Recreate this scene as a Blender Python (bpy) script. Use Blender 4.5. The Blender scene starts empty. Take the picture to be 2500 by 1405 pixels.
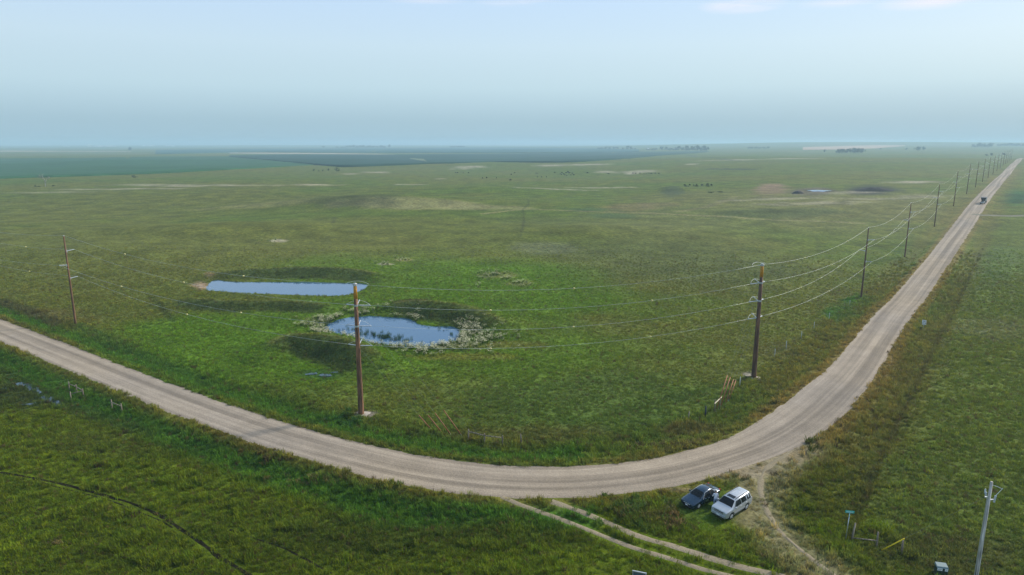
import bpy, bmesh, math, random
import numpy as np
from mathutils import Vector, Matrix

R = math.radians
random.seed(7)
rng = np.random.default_rng(11)
SC = bpy.context.scene
COL = SC.collection

# ------------------------------------------------------------------ camera
CAM_H = 34.0
FPX, CX, CY = 1667.0, 1250.0, 702.5          # photograph focal length / centre in its own pixels
PITCH = math.atan((CY - 350.0) / FPX)
SP, CP = math.sin(PITCH), math.cos(PITCH)
cam_d = bpy.data.cameras.new('camera')
cam_d.sensor_width = 36.0
cam_d.lens = 36.0 * FPX / 2500.0
cam_d.clip_start = 0.5
cam_d.clip_end = 60000
cam = bpy.data.objects.new('camera', cam_d)
cam.location = (0, 0, CAM_H)
cam.rotation_euler = (R(90) - PITCH, 0, 0)
COL.objects.link(cam)
SC.camera = cam

# ------------------------------------------------------------------ light
SUN_ELEV, SUN_AZ = 34.0, 58.0                # azimuth clockwise from +Y (straight ahead)
sd = Vector((math.sin(R(SUN_AZ)) * math.cos(R(SUN_ELEV)), math.cos(R(SUN_AZ)) * math.cos(R(SUN_ELEV)), math.sin(R(SUN_ELEV))))
sun_d = bpy.data.lights.new('sun', 'SUN')
sun_d.energy = 4.7
sun_d.angle = R(6.5)
sun_d.color = (1.0, 0.93, 0.82)
sun = bpy.data.objects.new('sun', sun_d)
sun.rotation_euler = sd.to_track_quat('Z', 'Y').to_euler()
sun.location = (200, 100, 300)
COL.objects.link(sun)

W = bpy.data.worlds.new('World')
SC.world = W
W.use_nodes = True
nt = W.node_tree
nt.nodes.clear()
N = nt.nodes.new
sky = N('ShaderNodeTexSky')
sky.sky_type = 'NISHITA'
sky.sun_disc = False
sky.sun_elevation = R(SUN_ELEV)
sky.sun_rotation = R(SUN_AZ)
sky.air_density = 1.3
sky.dust_density = 2.0
sky.ozone_density = 2.0
tc = N('ShaderNodeTexCoord')
sep = N('ShaderNodeSeparateXYZ')
nt.links.new(tc.outputs['Generated'], sep.inputs[0])
# smoke-haze layer of the atmosphere: thick at the horizon, thinning upward, the same at every azimuth
ramp = N('ShaderNodeValToRGB')
cr = ramp.color_ramp
cr.interpolation = 'EASE'
cr.elements[0].position = 0.0
cr.elements[0].color = (0.96, 0.96, 0.96, 1)
cr.elements[1].position = 0.9
cr.elements[1].color = (0.35, 0.35, 0.35, 1)
for ps, v in ((0.04, 0.93), (0.12, 0.84), (0.30, 0.80)):
    e_ = cr.elements.new(ps)
    e_.color = (v, v, v, 1)
nt.links.new(sep.outputs['Z'], ramp.inputs[0])
hz = N('ShaderNodeValToRGB')
hr = hz.color_ramp
HK = 8.0
hr.elements[0].position = 0.0
hr.elements[0].color = (0.365, 0.535, 0.635, 1)
hr.elements[1].position = 0.28
hr.elements[1].color = (0.48, 0.70, 1.0, 1)
for ps, c_ in ((0.03, (0.385, 0.56, 0.665)), (0.075, (0.53, 0.72, 0.83)), (0.13, (0.605, 0.785, 0.92)), (0.195, (0.57, 0.76, 1.0))):
    e_ = hr.elements.new(ps)
    e_.color = (*c_, 1)
nt.links.new(sep.outputs['Z'], hz.inputs[0])
hm = N('ShaderNodeMix')
hm.data_type = 'RGBA'
hm.blend_type = 'MULTIPLY'
hm.inputs[0].default_value = 1.0
hm.inputs[7].default_value = (HK, HK, HK, 1)
hm.clamp_result = False
nt.links.new(hz.outputs[0], hm.inputs[6])
mx = N('ShaderNodeMix')
mx.data_type = 'RGBA'
nt.links.new(ramp.outputs[0], mx.inputs[0])
nt.links.new(sky.outputs[0], mx.inputs[6])
nt.links.new(hm.outputs[2], mx.inputs[7])
# a few thin wisps of cirrus
mp = N('ShaderNodeMapping')
mp.inputs['Scale'].default_value = (9, 9, 60)
mp.inputs['Location'].default_value = (0.35, 0.2, 0.55)
nt.links.new(tc.outputs['Generated'], mp.inputs[0])
cn = N('ShaderNodeTexNoise')
cn.inputs['Scale'].default_value = 1.0
cn.inputs['Detail'].default_value = 5
nt.links.new(mp.outputs[0], cn.inputs['Vector'])
c1 = N('ShaderNodeMapRange')
c1.inputs[1].default_value = 0.34
c1.inputs[2].default_value = 0.54
nt.links.new(cn.outputs[0], c1.inputs[0])
dv = N('ShaderNodeMath')
dv.operation = 'DIVIDE'
nt.links.new(sep.outputs['X'], dv.inputs[0])
nt.links.new(sep.outputs['Y'], dv.inputs[1])
cb = N('ShaderNodeCombineXYZ')
nt.links.new(dv.outputs[0], cb.inputs[0])
nt.links.new(sep.outputs['Z'], cb.inputs[1])
acc = None
for cx0, cz0, wx_, wz_, st_ in ((0.318, 0.1745, 0.05, 0.009, 1.0), (0.585, 0.163, 0.07, 0.008, 0.9), (0.45, 0.170, 0.05, 0.005, 0.45), (0.01, 0.186, 0.05, 0.005, 0.4), (-0.12, 0.187, 0.05, 0.004, 0.35), (0.18, 0.19, 0.05, 0.004, 0.3)):
    sb = N('ShaderNodeVectorMath')
    sb.operation = 'SUBTRACT'
    sb.inputs[1].default_value = (cx0, cz0, 0)
    nt.links.new(cb.outputs[0], sb.inputs[0])
    ml = N('ShaderNodeVectorMath')
    ml.operation = 'MULTIPLY'
    ml.inputs[1].default_value = (1 / wx_, 1 / wz_, 0)
    nt.links.new(sb.outputs[0], ml.inputs[0])
    ln = N('ShaderNodeVectorMath')
    ln.operation = 'LENGTH'
    nt.links.new(ml.outputs[0], ln.inputs[0])
    mr_ = N('ShaderNodeMapRange')
    mr_.inputs[1].default_value = 1.3
    mr_.inputs[2].default_value = 0.1
    mr_.inputs[4].default_value = st_
    nt.links.new(ln.outputs['Value'], mr_.inputs[0])
    if acc is None:
        acc = mr_.outputs[0]
    else:
        ad = N('ShaderNodeMath')
        ad.operation = 'MAXIMUM'
        nt.links.new(acc, ad.inputs[0])
        nt.links.new(mr_.outputs[0], ad.inputs[1])
        acc = ad.outputs[0]
c3 = N('ShaderNodeMath')
c3.operation = 'MULTIPLY'
nt.links.new(c1.outputs[0], c3.inputs[0])
nt.links.new(acc, c3.inputs[1])
mc = N('ShaderNodeMix')
mc.data_type = 'RGBA'
nt.links.new(c3.outputs[0], mc.inputs[0])
nt.links.new(mx.outputs[2], mc.inputs[6])
mc.inputs[7].default_value = (0.90 * HK, 0.90 * HK, 1.0 * HK, 1)
bg = N('ShaderNodeBackground')
bg.inputs['Strength'].default_value = 0.13
nt.links.new(mc.outputs[2], bg.inputs['Color'])
wo = N('ShaderNodeOutputWorld')
nt.links.new(bg.outputs[0], wo.inputs['Surface'])

SC.view_settings.view_transform = 'Standard'
SC.view_settings.look = 'None'
SC.view_settings.exposure = 0.0
SC.view_settings.gamma = 1.0
SC.view_settings.use_curve_mapping = False
SC.render.engine = 'CYCLES'
SC.cycles.max_bounces = 5
SC.cycles.diffuse_bounces = 2
SC.cycles.glossy_bounces = 2
SC.cycles.transmission_bounces = 2
SC.cycles.transparent_max_bounces = 6
SC.cycles.volume_bounces = 1
SC.cycles.use_denoising = True
SC.cycles.caustics_reflective = False
SC.cycles.caustics_refractive = False

# ------------------------------------------------------------------ numpy noise
def _hash(ix, iy, seed):
    h = (ix.astype(np.int64) * 374761393 + iy.astype(np.int64) * 668265263 + seed * 2147483647) & 0xFFFFFFFF
    h = ((h ^ (h >> 13)) * 1274126177) & 0xFFFFFFFF
    return ((h ^ (h >> 16)) & 0xFFFF) / 65535.0

def vnoise(x, y, s, seed=0):
    x = np.asarray(x, float) / s
    y = np.asarray(y, float) / s
    ix, iy = np.floor(x), np.floor(y)
    fx, fy = x - ix, y - iy
    fx = fx * fx * (3 - 2 * fx)
    fy = fy * fy * (3 - 2 * fy)
    a, b = _hash(ix, iy, seed), _hash(ix + 1, iy, seed)
    c, d = _hash(ix, iy + 1, seed), _hash(ix + 1, iy + 1, seed)
    return a + (b - a) * fx + (c - a) * fy + (a - b - c + d) * fx * fy

def fbm(x, y, s, seed=0, o=4):
    v, a, tot = 0.0, 1.0, 0.0
    for k in range(o):
        v = v + a * vnoise(x + 17.3 * k, y - 9.1 * k, s, seed + k)
        tot += a
        a *= 0.5
        s *= 0.47
    return v / tot

def sstep(a, b, v):
    t = np.clip((v - a) / (b - a), 0, 1)
    return t * t * (3 - 2 * t)

def pl_dist(x, y, P):
    """distance to polyline P, arc length of the nearest point, signed side (+ = left of travel)"""
    best = np.full(np.shape(x), 1e18)
    arc = np.zeros(np.shape(x))
    side = np.zeros(np.shape(x))
    acc = 0.0
    for (ax, ay), (bx, by) in zip(P[:-1], P[1:]):
        dx, dy = bx - ax, by - ay
        l2 = dx * dx + dy * dy
        t = np.clip(((x - ax) * dx + (y - ay) * dy) / l2, 0, 1)
        qx, qy = x - ax - t * dx, y - ay - t * dy
        d2 = qx * qx + qy * qy
        m = d2 < best
        best = np.where(m, d2, best)
        L = math.sqrt(l2)
        arc = np.where(m, acc + t * L, arc)
        side = np.where(m, dx * qy - dy * qx, side)
        acc += L
    return np.sqrt(best), arc, np.sign(side)

def in_poly(x, y, P):
    ins = np.zeros(np.shape(x), bool)
    n = len(P)
    for i in range(n):
        ax, ay = P[i]
        bx, by = P[(i + 1) % n]
        if ay == by:
            continue
        c = ((ay > y) != (by > y)) & (x < (bx - ax) * (y - ay) / (by - ay) + ax)
        ins ^= c
    return ins

def catmull(P, n=8, closed=False):
    P = [np.array(p, float) for p in P]
    if closed:
        Q = [P[-1]] + P + [P[0], P[1]]
    else:
        Q = [2 * P[0] - P[1]] + P + [2 * P[-1] - P[-2]]
    out = []
    for i in range(1, len(Q) - 2):
        a, b, c, d = Q[i - 1:i + 3]
        for k in range(n):
            t = k / n
            out.append(0.5 * (2 * b + (c - a) * t + (2 * a - 5 * b + 4 * c - d) * t * t + (3 * b - a - 3 * c + d) * t ** 3))
    if not closed:
        out.append(P[-1])
    return np.array(out)

# ------------------------------------------------------------------ photograph pixel -> point of the place
def ray(px, py):
    u, v = (px - CX) / FPX, (py - CY) / FPX
    return np.array([u, CP - v * SP, -SP - v * CP])

def at_z(px, py, z=0.0):
    d = ray(px, py)
    t = (z - CAM_H) / d[2]
    return d * t + np.array([0, 0, CAM_H])

ROAD_A = R(37.0)
RD = np.array([math.sin(ROAD_A), math.cos(ROAD_A)])        # direction of the straight road
RN = np.array([RD[1], -RD[0]])                             # to its right
P2 = at_z(1840, 922)[:2]
PROF_S = [-50, 0, 80, 148, 225, 302, 378, 449, 592, 670, 900, 1250, 1500, 2200, 4000, 9000]
PROF_Z = [0, 0, -2.5, -1.6, 0.65, 3.6, 5.2, 5.0, 6.2, 6.6, 8.0, 8.3, 5.5, 6.0, 16, 30]

HILLS = []   # (x, y, rx, ry, amp)
def zbase(x, y):
    x = np.asarray(x, float)
    y = np.asarray(y, float)
    q = (x - P2[0]) * RD[0] + (y - P2[1]) * RD[1]
    az = np.degrees(np.arctan2(x, np.maximum(y, 1e-3)))
    w = sstep(2, 24, az)
    z = np.interp(q, PROF_S, PROF_Z) * w
    r = np.hypot(x, y)
    f = sstep(130, 320, r)
    z = z + f * (vnoise(x + 31, y * 1.4, 170, 5) - 0.5) * 5.2 * (1 - 0.7 * w)
    z = z + sstep(500, 1500, r) * (vnoise(x, y, 1100, 9) - 0.5) * 3 * (1 - sstep(3000, 6000, r))
    for hx, hy, rx, ry, a in HILLS:
        z = z + a * np.exp(-((x - hx) / rx) ** 2 - ((y - hy) / ry) ** 2)
    return z

def zsmall(x, y):
    return (vnoise(x, y, 14, 3) - 0.5) * 0.35 + (vnoise(x, y, 4.5, 4) - 0.5) * 0.14

def g0(px, py, dz=0.0):
    z = 0.0
    for _ in range(40):
        p = at_z(px, py, z)
        z = 0.5 * z + 0.5 * (float(zbase(p[0], p[1])) + dz)
    return np.array([p[0], p[1]])

for hx, hy, rx, ry, a in ((900, 502, 60, 24, 4.8), (560, 565, 55, 24, 3.2), (1480, 575, 50, 26, 2.8), (250, 615, 35, 20, 1.6), (1200, 470, 70, 40, 2.5), (1640, 470, 13, 13, 2.6), (1900, 525, 40, 12, 1.2)):
    p = at_z(hx, hy)
    HILLS.append((p[0], p[1], rx, ry, a))
HILLS.append((2600, 5200, 1900, 900, 22))
HILLS.append((-2600, 7600, 3000, 900, 10))

# berms thrown up beside the dugouts
BERMS = []
for pts, a, w in (([(535, 662), (600, 656), (720, 655), (850, 657), (935, 666)], 1.75, 4.4),
                  ([(935, 738), (1000, 734), (1080, 743), (1160, 756), (1245, 782)], 1.9, 4.6),
                  ([(640, 836), (695, 816), (745, 815), (830, 826), (930, 862)], 2.6, 3.8),
                  ([(405, 731), (460, 727), (560, 734), (700, 734), (815, 740)], 1.4, 3.0)):
    BERMS.append((catmull([g0(*p, dz=a * 0.9) for p in pts], 4), a, w))

POND_PX = {
    'upper': [(512, 691), (530, 684), (560, 688), (620, 689), (700, 689), (790, 690), (855, 692), (895, 695), (893, 705), (870, 714), (840, 722), (780, 723), (700, 720), (600, 717), (540, 712), (505, 708)],
    'lower': [(789, 801), (815, 785), (850, 776), (900, 772), (950, 775), (985, 777), (1012, 783), (1022, 792), (1060, 797), (1108, 798), (1124, 812), (1116, 830), (1080, 842), (1035, 848), (1000, 846), (950, 843), (900, 836), (860, 825), (815, 813)]}
PONDS = {}
for k, px in POND_PX.items():
    zc = float(np.mean([zbase(*g0(*p)) for p in px])) - 0.25
    PONDS[k] = (catmull([at_z(*p, z=zc)[:2] for p in px], 5, True), zc)

U_PX = [(0, 770), (150, 833), (300, 893), (450, 950), (600, 1003), (750, 1050), (900, 1085), (1050, 1113), (1200, 1132), (1350, 1137), (1500, 1130), (1620, 1112), (1720, 1085), (1800, 1055), (1870, 1010), (1950, 950), (2030, 880)]
L_PX = [(0, 838), (100, 880), (200, 920), (330, 975), (450, 1022), (600, 1075), (700, 1110), (800, 1140), (900, 1172), (1000, 1195), (1100, 1210), (1235, 1222), (1330, 1226), (1500, 1217), (1640, 1195), (1750, 1170), (1870, 1130), (1990, 1080), (2060, 1030), (2110, 970), (2150, 900), (2200, 820)]
Uw = [at_z(*p, z=0.3)[:2] for p in U_PX]
Lw = [at_z(*p, z=0.3)[:2] for p in L_PX]
def near_pt(p, P):
    best = None
    for a, b in zip(P[:-1], P[1:]):
        d = b - a
        t = min(1, max(0, float((p - a) @ d / (d @ d))))
        q = a + d * t
        e = float(np.hypot(*(p - q)))
        if best is None or e < best[0]:
            best = (e, q)
    return best
cl, hwid = [], []
for p in Uw[1:]:
    e, q = near_pt(p, Lw)
    cl.append((p + q) / 2)
    hwid.append(max(e, 6.4) / 2)
d0 = (cl[0] - cl[2]) / np.hypot(*(cl[0] - cl[2]))
for k in (26, 60, 120, 260, 600):
    cl.insert(0, cl[0] + d0 * 0 if False else (Uw[1] + near_pt(Uw[1], Lw)[1]) / 2 + d0 * k)
    hwid.insert(0, 3.4)
for s in (60, 90, 140, 200, 260, 320, 400, 500, 620, 760, 900, 1060, 1250, 1400, 1500):
    cl.append(P2 + RD * s + RN * 9.5)
    hwid.append(3.6)
ROAD_C = catmull(cl, 6)
ROAD_HW = np.interp(np.linspace(0, len(cl) - 1, len(ROAD_C)), range(len(cl)), hwid)
ROAD_ARC = np.concatenate([[0], np.cumsum(np.hypot(*np.diff(ROAD_C, axis=0).T))])
ROAD_I = np.unique(np.concatenate([np.arange(0, len(ROAD_C), 7), [len(ROAD_C) - 1]]))
ROAD_CARC = np.concatenate([[0], np.cumsum(np.hypot(*np.diff(ROAD_C[ROAD_I], axis=0).T))])
_nr = np.nonzero(np.abs(ROAD_C[:, 0]) < 430)[0]
ROAD_N0, ROAD_N1 = _nr[0], _nr[-1] + 1
SIDE_C = [P2 + RD * 268 + RN * 10, P2 + RD * 270 + RN * 20]
SIDE_C += [P2 + RD * 270 + RN * 20 + np.array([60, 1.0]), P2 + RD * 270 + RN * 20 + np.array([200, 4.0])]
SIDE_C = catmull(SIDE_C, 8)

APRONS = [(*at_z(1790, 1205)[:2], 11.0), (*at_z(1330, 1245)[:2], 10.0), (*(P2 + RD * 269 + RN * 17), 7.0)]
def road_q(x, y):
    d, arc, side = pl_dist(x, y, ROAD_C[ROAD_I])
    arc = np.interp(arc, ROAD_CARC, ROAD_ARC[ROAD_I])
    m = (d < 22) & (np.abs(x) < 400)
    if m.any():
        x, y = np.asarray(x, float), np.asarray(y, float)
        d2, a2, s2 = pl_dist(x[m], y[m], ROAD_C[ROAD_N0:ROAD_N1])
        d, arc, side = d.copy(), arc.copy(), side.copy()
        d[m], arc[m], side[m] = d2, a2 + ROAD_ARC[ROAD_N0], s2
    hw = np.interp(arc, ROAD_ARC, ROAD_HW)
    return d, arc, side, hw

def zt(x, y, full=False):
    x = np.atleast_1d(np.asarray(x, float))
    y = np.atleast_1d(np.asarray(y, float))
    z = zbase(x, y)
    for P, a, w in BERMS:
        near = (np.abs(x - P[:, 0].mean()) < np.ptp(P[:, 0]) / 2 + 6 * w) & (np.abs(y - P[:, 1].mean()) < np.ptp(P[:, 1]) / 2 + 6 * w)
        if near.any():
            d, ar_, _ = pl_dist(x[near], y[near], P)
            hh = a * (0.88 + 0.24 * vnoise(x[near], y[near], 16, 21))
            L_ = float(np.sum(np.hypot(*np.diff(P, axis=0).T)))
            hh = hh * (0.35 + 0.65 * np.sin(np.pi * np.clip(ar_ / L_, 0, 1)) ** 0.6)
            z[near] = z[near] + hh * np.exp(-(d / w) ** 2.8)
    for P, zw in PONDS.values():
        near = (x > P[:, 0].min() - 9) & (x < P[:, 0].max() + 9) & (y > P[:, 1].min() - 9) & (y < P[:, 1].max() + 9)
        if near.any():
            Q = np.vstack([P, P[:1]])
            d, _, _ = pl_dist(x[near], y[near], Q)
            ins = in_poly(x[near], y[near], P)
            zi = zw - 0.08 - 0.6 * sstep(0, 3, d)
            zo = zw + 0.05 + (np.maximum(z[near], zw + 0.1) - zw - 0.05) * sstep(0, 4.5, d)
            z[near] = np.where(ins, zi, zo)
    d, arc, side, hw = road_q(x, y)
    e = d - hw
    prof = np.interp(e, [-8, 0, 0.5, 3.2, 4.6, 8.0], [0.42, 0.34, 0.25, -0.42, -0.42, 0.0])
    flat = np.interp(e, [-8, 0, 8.0], [0.42, 0.34, 0.0])
    ap = np.ones_like(prof)
    for ax, ay, ar in APRONS:                       # approaches over the ditch
        ap = ap * sstep(ar * 0.6, ar * 1.25, np.hypot(x - ax, y - ay))
    prof = prof * ap + flat * (1 - ap)
    near = e < 8
    # the road bed itself is graded smooth
    z = np.where(near, z + prof * 1.0, z)
    dry = np.ones_like(z)
    for P, zw in PONDS.values():
        dry = dry * ~((x > P[:, 0].min() - 6) & (x < P[:, 0].max() + 6) & (y > P[:, 1].min() - 6) & (y < P[:, 1].max() + 6))
    return z + zsmall(x, y) * sstep(0, 3, e) * dry

def ground(px, py, tmin=35.0):
    """first point of the terrain along the photograph ray"""
    d = ray(px, py)
    ta = (18 - CAM_H) / min(d[2], -1e-4)
    tb = min((-8 - CAM_H) / min(d[2], -1e-4), 27000)
    t = np.geomspace(300, tb, 420) if d[2] > -0.045 else np.linspace(ta, tb, 320)
    X, Y, Z = d[0] * t, d[1] * t, CAM_H + d[2] * t
    g = zt(X, Y)
    b = np.nonzero(Z < g)[0]
    if len(b) == 0:
        i = len(t) - 1
        return Vector((X[i], Y[i], g[i]))
    i = max(b[0], 1)
    f0, f1 = Z[i - 1] - g[i - 1], Z[i] - g[i]
    k = f0 / (f0 - f1)
    x, y = X[i - 1] + (X[i] - X[i - 1]) * k, Y[i - 1] + (Y[i] - Y[i - 1]) * k
    return Vector((x, y, float(zt(x, y)[0])))

def gz(x, y):
    return float(zt(x, y)[0])

def project(x, y, z):
    z = z - CAM_H
    dep = y * CP - z * SP
    return CX + FPX * x / dep, CY - FPX * (y * SP + z * CP) / dep

# ------------------------------------------------------------------ materials
MATS = {}
def mat(name, color=(0.5, 0.5, 0.5), rough=0.6, metal=0.0, spec=0.3, noise=0.0, nscale=8.0, bump=0.0, coat=0.0, tint=None):
    if name in MATS:
        return MATS[name]
    m = bpy.data.materials.new(name)
    m.use_nodes = True
    t = m.node_tree
    b = t.nodes['Principled BSDF']
    b.inputs['Base Color'].default_value = (*color, 1)
    b.inputs['Roughness'].default_value = rough
    b.inputs['Metallic'].default_value = metal
    b.inputs['Specular IOR Level'].default_value = spec
    b.inputs['Coat Weight'].default_value = coat
    if noise or bump:
        tcn = t.nodes.new('ShaderNodeTexCoord')
        n = t.nodes.new('ShaderNodeTexNoise')
        n.inputs['Scale'].default_value = nscale
        n.inputs['Detail'].default_value = 5
        t.links.new(tcn.outputs['Object'], n.inputs['Vector'])
        if noise:
            mr = t.nodes.new('ShaderNodeMapRange')
            mr.inputs[1].default_value = 0.3
            mr.inputs[2].default_value = 0.7
            mr.inputs[3].default_value = 1 - noise
            mr.inputs[4].default_value = 1 + noise
            t.links.new(n.outputs[0], mr.inputs[0])
            mm = t.nodes.new('ShaderNodeMix')
            mm.data_type = 'RGBA'
            mm.blend_type = 'MULTIPLY'
            mm.inputs[0].default_value = 1
            mm.inputs[6].default_value = (*color, 1)
            t.links.new(mr.outputs[0], mm.inputs[7])
            t.links.new(mm.outputs[2], b.inputs['Base Color'])
        if bump:
            bn = t.nodes.new('ShaderNodeBump')
            bn.inputs['Strength'].default_value = bump
            bn.inputs['Distance'].default_value = 0.05
            t.links.new(n.outputs[0], bn.inputs['Height'])
            t.links.new(bn.outputs[0], b.inputs['Normal'])
    MATS[name] = m
    return m

def nnode(t, kind, **kw):
    n = t.nodes.new(kind)
    for k, v in kw.items():
        setattr(n, k, v)
    return n

def mul_noise(t, pos, scale, lo, hi, detail=4, a=0.32, b=0.68, vscale=None):
    src = pos
    if vscale:
        m = t.nodes.new('ShaderNodeMapping')
        m.inputs['Scale'].default_value = vscale
        t.links.new(pos, m.inputs[0])
        src = m.outputs[0]
    n = t.nodes.new('ShaderNodeTexNoise')
    n.inputs['Scale'].default_value = scale
    n.inputs['Detail'].default_value = detail
    t.links.new(src, n.inputs['Vector'])
    r = t.nodes.new('ShaderNodeMapRange')
    r.inputs[1].default_value = a
    r.inputs[2].default_value = b
    r.inputs[3].default_value = lo
    r.inputs[4].default_value = hi
    t.links.new(n.outputs[0], r.inputs[0])
    return r.outputs[0], n.outputs[0]

def times(t, a, b):
    m = t.nodes.new('ShaderNodeMix')
    m.data_type = 'RGBA'
    m.blend_type = 'MULTIPLY'
    m.inputs[0].default_value = 1
    t.links.new(a, m.inputs[6])
    t.links.new(b, m.inputs[7])
    return m.outputs[2]

def ground_material():
    m = bpy.data.materials.new('grassland')
    m.use_nodes = True
    t = m.node_tree
    b = t.nodes['Principled BSDF']
    b.inputs['Roughness'].default_value = 0.95
    b.inputs['Specular IOR Level'].default_value = 0.08
    at = nnode(t, 'ShaderNodeAttribute', attribute_name='Col')
    geo = t.nodes.new('ShaderNodeNewGeometry')
    pos = geo.outputs['Position']
    f1, h1 = mul_noise(t, pos, 0.75, 0.66, 1.34, 6)
    f2, h2 = mul_noise(t, pos, 0.10, 0.72, 1.28, 5)
    f3, h3 = mul_noise(t, pos, 3.2, 0.78, 1.22, 3)
    c = times(t, times(t, times(t, at.outputs['Color'], f1), f2), f3)
    # drift of yellower stems
    f4, _ = mul_noise(t, pos, 0.35, 0.0, 0.5, 5, 0.45, 0.75)
    ym = t.nodes.new('ShaderNodeMix')
    ym.data_type = 'RGBA'
    ym.blend_type = 'MULTIPLY'
    ym.inputs[7].default_value = (1.28, 1.08, 0.85, 1)
    t.links.new(f4, ym.inputs[0])
    t.links.new(c, ym.inputs[6])
    t.links.new(ym.outputs[2], b.inputs['Base Color'])
    bp = t.nodes.new('ShaderNodeBump')
    bp.inputs['Strength'].default_value = 0.9
    bp.inputs['Distance'].default_value = 0.30
    t.links.new(h1, bp.inputs['Height'])
    bq = t.nodes.new('ShaderNodeBump')
    bq.inputs['Strength'].default_value = 0.6
    bq.inputs['Distance'].default_value = 0.12
    t.links.new(h3, bq.inputs['Height'])
    t.links.new(bp.outputs[0], bq.inputs['Normal'])
    t.links.new(bq.outputs[0], b.inputs['Normal'])
    return m

def blade_material(name='grass_blades', trans=0.25):
    m = bpy.data.materials.new(name)
    m.use_nodes = True
    t = m.node_tree
    b = t.nodes['Principled BSDF']
    b.inputs['Roughness'].default_value = 0.75
    b.inputs['Specular IOR Level'].default_value = 0.15
    at = nnode(t, 'ShaderNodeAttribute', attribute_name='tint', attribute_type='INSTANCER')
    t.links.new(at.outputs['Color'], b.inputs['Base Color'])
    geo = t.nodes.new('ShaderNodeNewGeometry')
    nm = t.nodes.new('ShaderNodeMix')
    nm.data_type = 'VECTOR'
    nm.inputs[0].default_value = 0.84
    nm.inputs[5].default_value = (0, 0, 1)
    t.links.new(geo.outputs['Normal'], nm.inputs[4])
    nz = nnode(t, 'ShaderNodeVectorMath', operation='NORMALIZE')
    t.links.new(nm.outputs[1], nz.inputs[0])
    t.links.new(nz.outputs[0], b.inputs['Normal'])
    tr = t.nodes.new('ShaderNodeBsdfTranslucent')
    t.links.new(at.outputs['Color'], tr.inputs['Color'])
    ms = t.nodes.new('ShaderNodeMixShader')
    ms.inputs[0].default_value = trans
    t.links.new(b.outputs[0], ms.inputs[1])
    t.links.new(tr.outputs[0], ms.inputs[2])
    t.links.new(ms.outputs[0], t.nodes['Material Output'].inputs['Surface'])
    return m

def gravel_material(name, c1, c2, streak=True):
    m = bpy.data.materials.new(name)
    m.use_nodes = True
    t = m.node_tree
    b = t.nodes['Principled BSDF']
    b.inputs['Roughness'].default_value = 0.95
    b.inputs['Specular IOR Level'].default_value = 0.1
    geo = t.nodes.new('ShaderNodeNewGeometry')
    pos = geo.outputs['Position']
    uv = t.nodes.new('ShaderNodeUVMap')
    fa, _ = mul_noise(t, pos, 0.035, 0, 1, 2, 0.35, 0.65)
    mx_ = t.nodes.new('ShaderNodeMix')
    mx_.data_type = 'RGBA'
    mx_.inputs[6].default_value = (*c1, 1)
    mx_.inputs[7].default_value = (*c2, 1)
    t.links.new(fa, mx_.inputs[0])
    f1, h1 = mul_noise(t, pos, 6.0, 0.86, 1.14, 4)
    f2, _ = mul_noise(t, pos, 0.35, 0.91, 1.09, 5)
    c = times(t, times(t, mx_.outputs[2], f1), f2)
    if streak:
        f3, _ = mul_noise(t, uv.outputs[0], 1.0, 0.66, 1.14, 3, 0.38, 0.60, (0.75, 0.006, 1))
        f4, _ = mul_noise(t, uv.outputs[0], 1.0, 0.92, 1.07, 3, 0.34, 0.66, (4.5, 0.05, 1))
        c = times(t, times(t, c, f3), f4)
    t.links.new(c, b.inputs['Base Color'])
    bp = t.nodes.new('ShaderNodeBump')
    bp.inputs['Strength'].default_value = 0.7
    bp.inputs['Distance'].default_value = 0.06
    t.links.new(h1, bp.inputs['Height'])
    t.links.new(bp.outputs[0], b.inputs['Normal'])
    return m

# ------------------------------------------------------------------ object helpers
def tag(o, label=None, cat=None, group=None, kind=None):
    if label:
        o['label'] = label
    if cat:
        o['category'] = cat
    if group:
        o['group'] = group
    if kind:
        o['kind'] = kind
    return o

def empty(name, loc=(0, 0, 0), rz=0.0):
    o = bpy.data.objects.new(name, None)
    o.location = loc
    o.rotation_euler = (0, 0, rz)
    o.empty_display_size = 0.5
    COL.objects.link(o)
    return o

def link(name, me, m=None, parent=None):
    if m is not None and not me.materials:
        me.materials.append(m)
    o = bpy.data.objects.new(name, me)
    COL.objects.link(o)
    if parent is not None:
        o.parent = parent
    return o

def copy_tree(o, parent=None):
    c = o.copy()
    COL.objects.link(c)
    c.parent = parent
    for ch in o.children:
        copy_tree(ch, c)
    return c

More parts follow.
